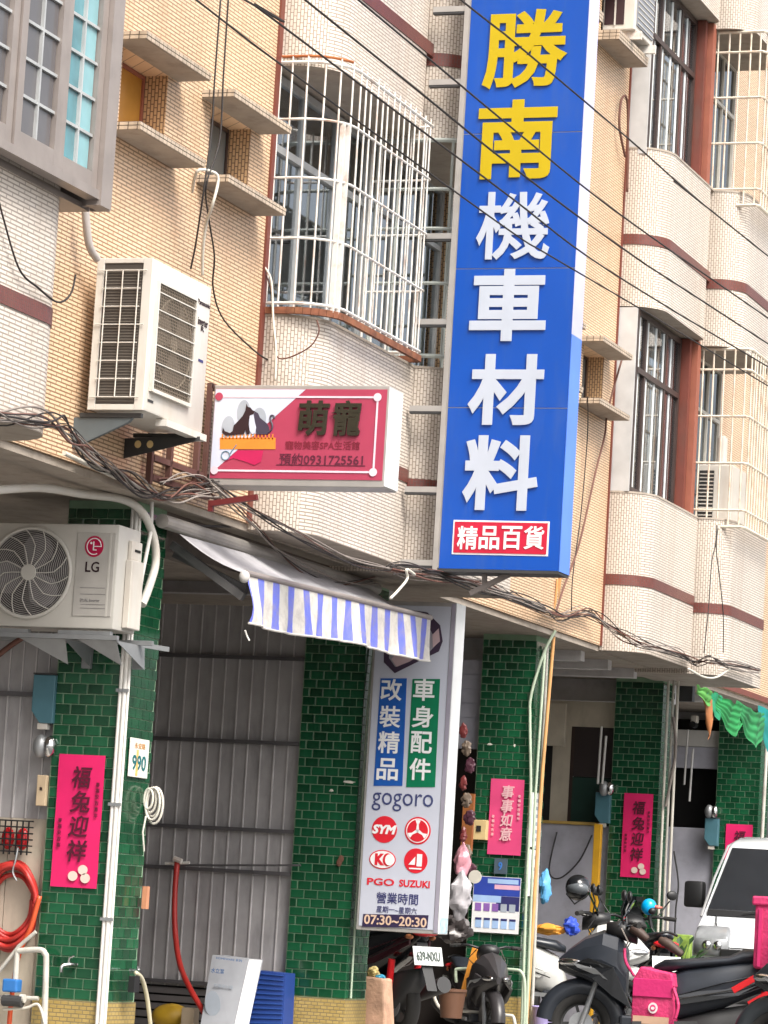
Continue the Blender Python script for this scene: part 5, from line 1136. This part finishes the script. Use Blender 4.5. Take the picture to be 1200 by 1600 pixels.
# ================================================================== scooters
def scooter(label, loc, head, body, accent=None, seatm=None, scale=1.0, plate=None, screen=True, light=None, tail=True, mirrors=True):
    s = thing('scooter', label, 'scooter', (0, 0, 0), 'scooters parked by the arcade'); sm = seatm or matteb; accent = accent or body
    B = lambda mb, n_, m_, **k: build(mb, n_, m_, s, **k)
    for x, r, nm in ((-.66, .255, 'rear_wheel'), (.70, .265, 'front_wheel')):
        mb = MB(); mb.torus((x, 0, r), r-.055, .055, 'y', 32, 10); wh = B(mb, nm, rubber, smooth='all')
        mb = MB(); mb.torus((x, 0, r), r-.105, .018, 'y', 28, 6)
        for k in range(5):
            a = k*2*math.pi/5; mb.beam((x, 0, r), (x+(r-.11)*math.cos(a), 0, r+(r-.11)*math.sin(a)), .022)
        mb.cyl((x, -.05, r), (x, .05, r), .045, 14); build(mb, 'rim', dgrey, wh)
        mb = MB(); mb.cyl((x, .055, r), (x, .060, r), .095, 24); build(mb, 'brake_disc', steel, wh)
    mb = MB(); mb.loft([(-1.02, .02, .83, .86), (-.92, .07, .73, .88), (-.70, .125, .60, .86), (-.40, .16, .46, .82), (-.10, .165, .36, .76), (.10, .13, .30, .66), (.18, .08, .28, .48)]); B(mb, 'rear_cowl', body, smooth='all')
    mb = MB(); mb.loft([(-.92, .05, .885, .92), (-.80, .11, .845, .925), (-.52, .14, .80, .915), (-.42, .145, .785, .86), (-.15, .15, .745, .825), (.08, .12, .70, .80), (.16, .06, .69, .75)]); st = B(mb, 'seat', sm, smooth='all')
    for k in range(4):
        mb = MB(); x = -.36+.07*k; mb.tube([(x, -.10, .838-.02*k), (x+.02, 0, .852-.02*k), (x, .10, .838-.02*k)], .004, 5); build(mb, 'seam', rubber, st)
    mb = MB(); mb.box(-.02, .40, -.15, .15, .27, .36); mb2 = B(mb, 'floorboard', matteb, bevel=.02)
    mb = MB(); mb.loft([(-.95, .05, .40, .55), (-.70, .09, .20, .52), (-.35, .11, .16, .45), (-.05, .12, .18, .36)]); B(mb, 'engine', dgrey, smooth='all')
    mb = MB(); mb.tube([(-.15, -.16, .25), (-.45, -.18, .27), (-.60, -.185, .33), (-.98, -.19, .43)], .05, 12, True, [.025, .03, .055, .065]); B(mb, 'exhaust', dgrey, smooth=50)
    mb = MB(); mb.loft([(.36, .17, .40, .86), (.44, .205, .46, .98), (.56, .19, .54, 1.0), (.70, .135, .60, .94), (.82, .075, .64, .84), (.90, .02, .68, .76)], 12, 2.0); B(mb, 'front_fairing', body, smooth=22)
    for sg in (-1, 1):
        mb = MB(); mb.prism([(.30, sg*.17, .40), (.46, sg*.225, .50), (.62, sg*.22, .62), (.84, sg*.10, .70), (.66, sg*.20, .78), (.46, sg*.235, .72)], (0, -sg*.03, 0)); B(mb, 'side_wing', accent, bevel=.006)
        mb = MB(); mb.prism([(-.90, sg*.10, .72), (-.50, sg*.172, .56), (-.05, sg*.18, .46), (.02, sg*.178, .52), (-.40, sg*.178, .66), (-.90, sg*.10, .80)], (0, -sg*.02, 0)); B(mb, 'side_panel', accent, bevel=.004)
        mb = MB(); mb.ell((.80, sg*.10, .735), .11, .035, .032, 12, 8, Matrix.Rotation(-sg*.35, 3, 'Z')); B(mb, 'headlight', light or chrome, smooth='all')
        mb = MB(); mb.tube([(.40, sg*.04, 1.02), (.34, sg*.20, 1.06), (.28, sg*.34, 1.05)], .014, 8); hb = B(mb, 'handlebar', black, smooth='all')
        mb = MB(); mb.cyl((.31, sg*.27, 1.055), (.27, sg*.38, 1.045), .021, 10); build(mb, 'grip', rubber, hb)
        if mirrors: mb = MB(); mb.tube([(.40, sg*.22, 1.05), (.42, sg*.30, 1.16), (.40, sg*.34, 1.22)], .007, 6); mi = B(mb, 'mirror_stalk', black)
        if mirrors: M_ = Matrix.Rotation(.2, 3, 'Z'); mb = MB(); mb.ell((.40, sg*.36, 1.27), .02, .06, .045, 14, 8, M_); build(mb, 'mirror', black, mi, smooth='all')
        mb = MB(); mb.cyl((.70, sg*.075, .265), (.56, sg*.075, .72), .022, 10); B(mb, 'fork', steel)
        mb = MB(); mb.tube([(.42, sg*.13, 1.02), (.36, sg*.2, .92), (.40, sg*.12, .84)], .006, 5); B(mb, 'brake_cable', cableg if sg > 0 else black)
    mb = MB(); mb.torus((.70, 0, .265), .285, .075, 'y', 18, 10, 1, 5, 175); B(mb, 'front_mudguard', body, smooth='all')
    mb = MB(); mb.loft([(.30, .10, .90, 1.02), (.42, .12, .93, 1.08), (.54, .08, .96, 1.06)], 12); B(mb, 'dash', black, smooth='all')
    for sg in (-1, 1):
        mb = MB(); mb.tube([(.29, sg*.28, 1.05), (.35, sg*.33, 1.04), (.37, sg*.37, 1.035)], .006, 5); B(mb, 'brake_lever', chrome)
        mb = MB(); mb.tube([(-.92, sg*.105, .765), (-.5, sg*.182, .61), (-.1, sg*.187, .52), (.05, sg*.17, .47)], .005, 5); B(mb, 'panel_gap', rubber)
        mb = MB(); mb.beam((-.20, sg*.17, .33), (.30, sg*.17, .30), .02, .035); B(mb, 'sill_trim', steel if sg < 0 else dgrey)
        mb = MB(); mb.tube([(-.66, sg*.115, .28), (-.70, sg*.12, .60)], .028, 10); B(mb, 'shock_absorber', redp if accent is not body else steel)
        mb = MB(); mb.prism([(.50, sg*.232, .62), (.60, sg*.226, .70), (.78, sg*.155, .735), (.74, sg*.175, .70)], (0, sg*.004, 0)); B(mb, 'decal', steel)
    mb = MB(); mb.tube(smoothpath([(-.96, -.10, .90), (-1.0, 0, .93), (-.96, .10, .90), (-.78, .13, .87)]), .012, 8); B(mb, 'grab_rail', black, smooth='all')
    mb = MB(); mb.tube([(-.1, -.12, .22), (-.22, -.2, .02)], .012, 6); B(mb, 'kickstand', steel)
    if screen:
        mb = MB(); mb.prism([(.44, -.12, 1.04), (.44, .12, 1.04), (.33, .09, 1.24), (.33, -.09, 1.24)], (.006, 0, .003)); B(mb, 'windscreen', glassd)
    if tail:
        mb = MB(); mb.ell((-.97, 0, .82), .06, .12, .035, 14, 8); B(mb, 'taillight', redp, smooth='all')
        for sg in (-1, 1): mb = MB(); mb.ell((-.90, sg*.10, .78), .06, .02, .022, 10, 6); B(mb, 'indicator', mat('amber_lens', (.5, .18, .08), .2), smooth='all')
    mb = MB(); mb.prism([(-.93, -.05, .74), (-.93, .05, .74), (-1.12, .045, .38), (-1.12, -.045, .38)], (.012, 0, .01)); B(mb, 'rear_fender', dgrey, bevel=.004)
    mb = MB(); mb.prism([(-1.0, -.13, .71), (-1.0, .13, .71), (-1.045, .13, .57), (-1.045, -.13, .57)], (-.006, 0, .002)); pl_ = B(mb, 'licence_plate', mat('plate_metal', (.55, .57, .56), .4))
    if plate:
        tx = text(plate, (0, 0, 0), .21, .075, mat('plate_ink', (.03, .05, .04), .5), None, name='plate_number', bold=.02)
        tx.parent = pl_; tx.matrix_parent_inverse = Matrix()
        ux, uz = Vector((0, -1, 0)), Vector((.30, 0, .95)).normalized()
        mt_ = Matrix((ux, uz.cross(ux)*1, uz)).transposed().to_4x4(); mt_.translation = Vector((-1.0325, 0, .64)); tx.matrix_local = mt_
    s.location = loc; s.rotation_euler = (0, 0, rad(head)); s.scale = (scale,)*3
    return s
s1 = scooter('matte black sport scooter with a pink bag on its floorboard', (1.74, 7.0, 0), 192, matteb, gloss, scale=1.02)
s2 = scooter('white and silver scooter half hidden behind the black one', (-.14, 9.75, .1), 12, wsilver, wsilver, scale=1.0)
s3 = scooter('dark scooter with a black helmet, behind the white one', (.30, 11.3, .1), 118, gloss, scale=1.0)
q = SY(646, 1497, 5.45)
s4 = scooter('dark red tailed scooter seen from behind under the white sign', (q.x-.70, 6.15, .1), 141, gloss, mat('dark_maroon', (.05, .01, .015), .3), plate='639-NXU', scale=1.0, screen=False)
s5 = scooter('dark grey scooter behind the barrier hoop beside the third column', (-.22, 8.02, -.02), -58, mat('grey_scooter_paint', (.035, .032, .034), .35), scale=.80, screen=False, mirrors=False)
s6 = scooter('dark scooter cut off by the lower right corner of the view', (3.52, 5.95, 0), 176, mat('scooter_slate', (.03, .035, .04), .3), gloss, scale=1.0)
mb = MB(); q = SY(1165, 1540, 7.0)
for k, (px, py, qx, qy) in enumerate(((1145, 1548, 1180, 1528), (1170, 1570, 1215, 1545))):
    a, b = SY(px, py, 6.72), SY(qx, qy, 6.72); mb = MB(); mb.beam(a, b, .02, .05); tag(build(mb, 'red_reflector', redp, bevel=.004), 'red reflector strip on the black scooter tail, %s one' % ('upper', 'lower')[k], 'reflector')
# delivery bag
bg_ = thing('delivery_bag', 'pink insulated delivery bag with a round white badge on the scooter floor', 'bag', (1.58, 6.9, .36))
a, b = SY(988, 1535, 6.78), SY(1050, 1610, 6.78)
mb = MB(); mb.box(a.x, b.x, 6.78, 7.05, .30, a.z); build(mb, 'bag_body', pinkbag, bg_, bevel=.02, smooth=30)
mb = MB(); mb.prism([(a.x-.01, 6.77, a.z), (b.x+.01, 6.77, a.z-.02), (b.x-.02, 6.77, a.z+.09), (a.x+.06, 6.77, a.z+.13)], (0, .28, 0)); build(mb, 'bag_lid', pinkbag, bg_, bevel=.015)
mb = MB(); mb.box(a.x+.01, b.x-.01, 6.766, 6.778, .52, .66); build(mb, 'front_pocket', mat('pink_pocket', (.55, .02, .14), .5, bump=.3), bg_, bevel=.004)
mb = MB(); mb.tube(smoothpath([(a.x+.02, 6.75, a.z+.05), (a.x-.04, 6.7, a.z+.16), (a.x-.06, 6.72, a.z+.26)]), .012, 6); mb.tube(smoothpath([(b.x, 6.76, a.z-.02), (b.x+.05, 6.74, a.z-.15), (b.x+.03, 6.74, a.z-.26)]), .014, 6); build(mb, 'strap', pinkbag, bg_, smooth='all')
c = SY(1020, 1575, 6.76); disc((c.x, 6.764, c.z), .038, .042, mat('badge_cream', (.7, .6, .6), .5), bg_, 'badge')
disc((c.x, 6.760, c.z), .024, .026, pinkbag, bg_, 'badge'); disc((c.x, 6.757, c.z-.002), .015, .012, MATS['badge_cream'], bg_, 'badge')
mb = MB(); mb.box(a.x+.02, b.x-.03, 6.772, 6.777, .31, .37); build(mb, 'tan_base', mat('tan_fabric', (.5, .32, .22), .7), bg_)
bx = thing('delivery_box', 'tall pink delivery box on the back of the black scooter at the right edge', 'box', (2.7, 7.1, .9))
a, b = SY(1176, 1402, 6.85), SY(1198, 1515, 6.85)
mb = MB(); mb.box(a.x+.02, a.x+.46, 6.85, 7.25, b.z, a.z); build(mb, 'box_body', pinkbag, bx, bevel=.03, smooth=30)
mb = MB(); mb.box(a.x, a.x+.48, 6.83, 7.27, a.z-.06, a.z+.012); build(mb, 'box_lid', pinkbag, bx, bevel=.015)
for k in range(2): mb = MB(); mb.box(a.x+.06+.1*k, a.x+.085+.1*k, 6.835, 6.848, b.z+.02, a.z-.08); build(mb, 'strap', mat('pink_strap', (.50, .02, .12), .5), bx)
# small blue helmet shade
hm = thing('phone_shade', 'tiny bright blue helmet shaped shade with an orange beak on the handlebar', 'shade', SY(1016, 1417, 6.95))
c = SY(1014, 1417, 6.95); mb = MB(); mb.ell(c, .062, .062, .066, 18, 12); build(mb, 'shell', mat('sky_blue_shell', (.0, .30, .62), .25), hm, smooth='all')
mb = MB(); mb.loft([(0, .03, -.015, .02), (.035, .024, -.012, .012), (.06, .004, -.004, .004)]); mb.v = [v+c+Vector((.05, 0, .0)) for v in mb.v]; build(mb, 'beak', mat('coral_plastic', (.70, .16, .12), .4), hm, smooth='all')
mb = MB(); mb.ell(c+Vector((.035, -.03, -.03)), .035, .035, .03, 10, 8); build(mb, 'visor_gap', black, hm, smooth='all')
mb = MB(); mb.cyl(c+Vector((0, 0, -.05)), c+Vector((.03, 0, -.16)), .014, 8); build(mb, 'stalk', black, hm)
# riding gear on the bars
bl_ = mat('brown_leather', (.05, .028, .02), .6)
for (q0, q1, lab) in (((985, 1450), (1012, 1468), 'brown muff on the left grip of the black scooter'), ((1030, 1468), (1066, 1492), 'brown muff on the right grip of the black scooter')):
    p0, p1 = SY(*q0, 6.8), SY(*q1, 6.8); mb = MB(); mb.tube(smoothpath([p0, p0.lerp(p1, .4)+Vector((0, 0, .012)), p1], 5), .03, 10, True, [.022+.016*math.sin(3.14*i/10)+.004*(i % 2) for i in range(11)]); tag(build(mb, 'grip_muff', bl_, smooth=40), lab, 'grip cover')
# black helmet on the scooter behind
hm = thing('helmet', 'glossy black open face helmet on the rear scooter', 'helmet', SY(903, 1387, 10.6))
c = SY(903, 1387, 10.6); mb = MB(); mb.ell(c, .115, .13, .12, 22, 14); build(mb, 'shell', gloss, hm, smooth='all')
M_ = Matrix.Rotation(-.2, 3, 'X'); mb = MB(); mb.ell(c+Vector((.01, -.05, -.01)), .105, .09, .07, 20, 12, M_); build(mb, 'visor', mat('visor_grey', (.10, .11, .12), .05), hm, smooth='all')
mb = MB(); mb.tube([c+Vector((-.1, -.02, -.06)), c+Vector((0, -.08, -.15)), c+Vector((.1, -.02, -.06))], .008, 6); build(mb, 'strap', black, hm)
for k, (px, py, y, m_, lab) in enumerate(((858, 1452, 9.2, mat('amber_cloth', (.60, .26, .03), .7), 'amber cloth on the seat of the white scooter'), (893, 1448, 9.2, mat('royal_blue_cloth', (.02, .06, .45), .6), 'royal blue cloth on the white scooter handlebar'), (851, 1385, 9.0, mat('sky_bag', (.10, .33, .60), .4), 'sky blue bag behind the third column'))):
    c = SY(px, py, y); o = crumple(c, (.15, .07, .05)[k], .07, (.05, .08, .14)[k], m_, 'cloth_bundle', 20+k, .55, .3)
    tag(o, lab, 'cloth')

# ================================================================== van
vn = thing('van', 'white microvan facing the street at the right edge', 'van', (0, 0, 0))
prof = [(-2.2, .32, .72), (-2.25, 1.0, .76), (-2.2, 1.45, .74), (-2.05, 1.80, .67), (-1.6, 1.90, .62), (.55, 1.91, .62), (.86, 1.86, .63), (.98, 1.80, .645), (1.50, 1.16, .735), (1.72, 1.02, .74), (1.84, .90, .73), (1.90, .62, .72), (1.88, .32, .70)]
mb = MB(); n = len(prof)
for i in range(n-1):
    a, b = prof[i], prof[i+1]
    mb.face([(a[0], -a[2], a[1]), (a[0], a[2], a[1]), (b[0], b[2], b[1]), (b[0], -b[2], b[1])])
for sg in (-1, 1):
    for i in range(1, n-2): mb.face([(prof[0][0], sg*prof[0][2], prof[0][1]), (prof[i][0], sg*prof[i][2], prof[i][1]), (prof[i+1][0], sg*prof[i+1][2], prof[i+1][1])])
    mb.face([(prof[0][0], sg*prof[0][2], prof[0][1]), (prof[n-2][0], sg*prof[n-2][2], prof[n-2][1]), (prof[n-1][0], sg*prof[n-1][2], prof[n-1][1])])
mb.face([(prof[-1][0], -.70, .32), (prof[-1][0], .70, .32), (prof[0][0], .72, .32), (prof[0][0], -.72, .32)])
build(mb, 'body', vanw, vn, bevel=.035, smooth=35)
def wsq(x0_, z0_, h0, x1_, z1_, h1, off, m_, nm):
    d = Vector((z0_-z1_, 0, x1_-x0_)).normalized(); d = d if d.x > 0 else -d; o_ = d*off
    mb = MB(); mb.prism([Vector((x0_, -h0, z0_))+o_, Vector((x0_, h0, z0_))+o_, Vector((x1_, h1, z1_))+o_, Vector((x1_, -h1, z1_))+o_], -d*(off*.9)); return build(mb, nm, m_, vn, bevel=.0)
wsq(1.46, 1.21, .69, .99, 1.785, .605, .008, mat('windscreen_dark', (.02, .022, .026), .04, spec=.8), 'windscreen')
wsq(1.52, 1.15, .68, 1.475, 1.20, .69, .012, black, 'cowl')
for sg in (-1, 1):
    mb = MB(); mb.loft([(1.56, .12, .84, 1.06, sg*.60), (1.72, .165, .80, 1.06, sg*.56), (1.84, .165, .79, 1.0, sg*.545), (1.905, .155, .80, .95, sg*.54)], 24, 7); hl = build(mb, 'headlight', mat('lamp_glass', (.24, .25, .26), .05, var=.2, scale=8, spec=1), vn, smooth='all')
    for kk in (0, 1): mb = MB(); mb.ell((1.895, sg*(.48+.10*kk), .885), .035, .046, .046, 14, 8); build(mb, 'reflector', chrome, hl, smooth='all')
    mb = MB(); mb.ell((1.84, sg*.655, .90), .04, .035, .05, 12, 8); build(mb, 'turn_signal', mat('turn_lens', (.6, .40, .33), .15), hl, smooth='all')
    mb = MB(); mb.box(1.12, 1.26, sg*.80 if sg > 0 else sg*.98, sg*.98 if sg > 0 else sg*.80, 1.22, 1.46); build(mb, 'mirror', black, vn, bevel=.025, smooth=40)
    mb = MB(); mb.beam((1.2, sg*.82, 1.26), (1.25, sg*.70, 1.22), .04); build(mb, 'mirror_arm', black, vn)
    mb = MB(); mb.tube([(1.50, sg*.745, 1.14), (1.22, sg*.705, 1.50), (.96, sg*.655, 1.80), (.5, sg*.64, 1.89)], .012, 6); build(mb, 'pillar_trim', mat('trim_silver', (.5, .5, .5), .3, .5), vn)
    for xw_ in (1.25, -1.45): mb = MB(); mb.cyl((xw_, sg*.56, .27), (xw_, sg*.735, .27), .27, 24); w_ = build(mb, 'wheel', rubber, vn, bevel=.02); mb = MB(); mb.cyl((xw_, sg*.7355, .27), (xw_, sg*.74, .27), .16, 20); build(mb, 'hub_cap', steel, w_)
mb = MB(); mb.box(1.885, 1.925, -.45, .45, .70, .86); build(mb, 'grille', black, vn, bevel=.01)
mb = MB(); mb.box(1.80, 1.96, -.71, .71, .38, .68); build(mb, 'bumper', mat('bumper_dark', (.03, .03, .032), .5), vn, bevel=.03)
mb = MB(); mb.tube([(1.50, -.60, 1.165), (1.66, -.56, 1.085), (1.80, -.50, 1.0), (1.875, -.42, .87), (1.88, .42, .87), (1.80, .50, 1.0), (1.66, .56, 1.085), (1.50, .60, 1.165)], .006, 5); build(mb, 'bonnet_seam', dgrey, vn)
mb = MB(); mb.box(1.913, 1.92, -.05, .05, .74, .80); build(mb, 'badge', chrome, vn)
for sg in (-1, 1):
    mb = MB(); mb.prism([(.15, sg*.752, 1.12), (1.18, sg*.748, 1.16), (.86, sg*.69, 1.62), (.15, sg*.69, 1.66)], (0, sg*.004, 0)); build(mb, 'side_window', MATS['windscreen_dark'], vn)
mb = MB(); mb.beam((1.30, -.40, 1.405), (1.22, .10, 1.50), .004); build(mb, 'sticker_edge', greyl, vn)
for sg in (-.35, .25): mb = MB(); mb.tube([(1.53, sg, 1.19), (1.50, sg+.2, 1.22), (1.40, sg+.42, 1.31)], .008, 6); build(mb, 'wiper', black, vn)
xl_ = SY(1092, 1450, 12.3).x
vn.scale = (1.05,)*3; vn.location = (xl_+.74, 12.2+1.9, 0); vn.rotation_euler = (0, 0, rad(-90))

# ================================================================== goods and clutter
pinkish = mat('pinkish_bag', (.55, .25, .30), .3, var=.5, scale=10)
tag(crumple(SY(722, 1345, 6.6), .07, .06, .14, pinkish, 'plastic_bag', 1, .35, .6), 'pinkish plastic bag hanging right of the white sign', 'bag')
tag(crumple(SY(719, 1398, 6.5), .10, .07, .19, plast, 'plastic_bag', 2, .38, .5), 'clear plastic bag hanging right of the white sign', 'bag')
tag(crumple(SY(712, 1450, 6.9), .13, .08, .12, mat('dark_bag', (.07, .06, .06), .3), 'plastic_bag', 3, .6, .3), 'dark plastic bag under the clear bag right of the white sign', 'bag')
c = SY(742, 1370, 7.4); mb = MB(); mb.cyl(c, c+Vector((0, .01, 0)), .055, 20); tag(build(mb, 'white_disc', cablew), 'white disc hanging beside the clear bag', 'disc')
c = SY(706, 1565, 6.9); mb = MB(); mb.cyl(c+Vector((0, 0, -.13)), c+Vector((0, 0, .08)), .085, 20, .11); mb.cyl(c+Vector((0, 0, .081)), c+Vector((0, 0, .10)), .118, 20); tag(build(mb, 'pot', mat('brown_pot', (.12, .055, .03), .6), smooth=40), 'brown pot hanging on the barrier hoop', 'pot')
a, b = SY(570, 1525, 4.9), SY(600, 1640, 4.9); mb = MB(); mb.prism([(a.x, 4.9, a.z), (b.x-.04, 4.9, a.z-.01), (b.x+.02, 4.9, b.z), (a.x-.03, 4.9, b.z)], (.02, .16, 0)); o = tag(build(mb, 'paper_bag', mat('peach_bag', (.55, .33, .22), .6, var=.35, scale=9, bump=.5), bevel=.015), 'peach coloured printed bag at the foot of the second column', 'bag')
tag(crumple((a.x+.05, 4.95, a.z+.03), .05, .04, .045, mat('yellow_wrap', (.65, .5, .2), .5), 'wrapper', 8, .6, .2), 'yellow wrapper sticking out of the peach bag', 'wrapper')
tag(crumple((a.x+.11, 4.95, a.z+.0), .035, .03, .02, mat('cyan_wrap', (.05, .35, .55), .4), 'wrapper', 9, .5, .2), 'bright blue wrapper sticking out of the peach bag', 'wrapper')
for k in range(9):
    px = 724+5*((k*7) % 3); py = 1142+k*27; c = SY(px, py, 7.6)
    tag(crumple(c, .035+.012*(k % 3), .02, .065, (mat('packet_red', (.16, .03, .03), .4), mat('packet_tan', (.16, .12, .09), .5), mat('packet_plum', (.07, .02, .035), .5))[k % 3], 'hanging_packet', 30+k, .5, .3), 'small %s packet hanging beside the third column, %s from the top' % (('dull red', 'tan', 'plum')[k % 3], ('first', 'second', 'third', 'fourth', 'fifth', 'sixth', 'seventh', 'eighth', 'ninth')[k]), 'packet', 'packets hanging beside the third column')
c0, c1 = SY(733, 1240, 8.2), SY(728, 1330, 8.2); mb = MB(); mb.box(c1.x-.05, c1.x+.045, 8.2, 8.24, c1.z, c0.z); tag(build(mb, 'wood_strip', mat('varnished_wood', (.28, .10, .03), .5)), 'varnished wood strip left of the third column', 'board')
mb = MB(); a, b = SY(738, 1480, 7.9), SY(722, 1545, 7.9); mb.prism([a, a+Vector((.05, 0, -.02)), b+Vector((.08, 0, -.06)), b+Vector((-.02, 0, -.06))], (0, .03, 0)); tag(build(mb, 'orange_board', mat('orange_sheet', (.75, .30, .04), .5)), 'orange plastic sheet beside the third column', 'sheet')
hp = thing('barrier_hoop', 'pale steel barrier hoop in front of the third column', 'barrier', SY(760, 1590, 8.1))
pipe(smoothpath([SY(713, 1535, 8.0), SY(712, 1518, 8.0), SY(718, 1514, 8.0), SY(760, 1514, 8.0), SY(800, 1515, 8.0), SY(815, 1520, 8.0), SY(820, 1545, 8.0), SY(818, 1620, 8.0)], 5), .014, gw, 'upper_hoop', hp)
pipe(smoothpath([SY(678, 1545, 7.8), SY(680, 1562, 7.8), SY(692, 1577, 7.8), SY(725, 1580, 7.8), SY(790, 1586, 7.8), SY(803, 1592, 7.8), SY(806, 1625, 7.8)], 5), .014, cablew, 'lower_hoop', hp)
c = SY(843, 1585, 8.6); mb = MB(); mb.cyl((c.x, 8.75, .1), (c.x, 8.75, c.z+.06), .08, 20, .11); mb.torus((c.x, 8.75, c.z+.06), .11, .008, 'z', 24, 6); tag(build(mb, 'plastic_bin', mat('lilac_plastic', (.35, .30, .55), .4), smooth=40), 'lilac plastic bin right of the third column', 'bin')
pt = thing('potted_plant', 'leafy green plant between the fourth column and the van', 'plant', SY(1055, 1500, 11.6))
c = SY(1058, 1510, 11.6); mb = MB(); mb.cyl((c.x, 11.6, .1), (c.x, 11.6, .55), .12, 16, .16); build(mb, 'pot', mat('clay_pot', (.25, .10, .06), .8), pt)
for k in range(46):
    a = R.uniform(0, 6.28); el = R.uniform(.2, 1.4); L = R.uniform(.12, .34); d = Vector((math.cos(a)*math.cos(el), math.sin(a)*math.cos(el), math.sin(el))); p = Vector((c.x, 11.6, .56)); sd_ = d.cross(Vector((0, 0, 1))).normalized()*.035
    t_ = p+d*L+Vector((0, 0, .05)); mb = MB(); m0 = t_+d*.06; mb.face([t_, m0+sd_, t_+d*.13+Vector((0, 0, -.03)), m0-sd_]); mb.tube([p, t_], .003, 4); build(mb, 'leaf', (leaf, mat('lime_leaf', (.13, .20, .03), .5))[k % 3 == 0], pt, fix=False)
c = SY(1062, 1480, 11.9); mb = MB(); mb.box(c.x-.09, c.x+.10, 11.9, 12.0, c.z-.25, c.z+.12); tag(build(mb, 'lime_crate', mat('lime_plastic', (.22, .33, .06), .5, var=.5, scale=12), bevel=.01), 'yellowish green plastic box left of the van headlight', 'box')
# loose grey cable on the low walls
wire('dark cable drooping on the lavender low wall beside the yellow post', [SY(870, 1300, 12.8), SY(858, 1360, 12.8), SY(875, 1372, 12.8), SY(905, 1345, 12.8), SY(925, 1305, 12.8)], .008, dgrey)
wire('dark cable loop on the low wall left of the van', [SY(1053, 1330, 17.0), SY(1060, 1380, 17.0), SY(1056, 1420, 17.0), SY(1054, 1470, 17.0)], .010, dgrey)

# chipped and scuffed marks on the columns
for (px, py, y, w_, h_, lab) in ((765, 1163, 8.46, .05, .018, 'white scuff mark on the third column, left one'), (804, 1165, 8.46, .02, .025, 'white scuff mark on the third column, right one'), (546, 1222, 4.22, .09, .02, 'pale tape strip on the second column'), (518, 1235, 4.22, .03, .02, 'small pale scuff on the second column')):
    c = SY(px, py, y); tag(crumple(c, w_/2, .004, h_/2, cablew, 'paint_scuff', int(px), .7, .1), lab, 'scuff mark')
for k, (yy, z, L) in enumerate(((-1.9, 5.5, .5), (-.3, 5.52, .35), (1.05, 5.5, .45), (-.75, 3.8, .25))):
    pass
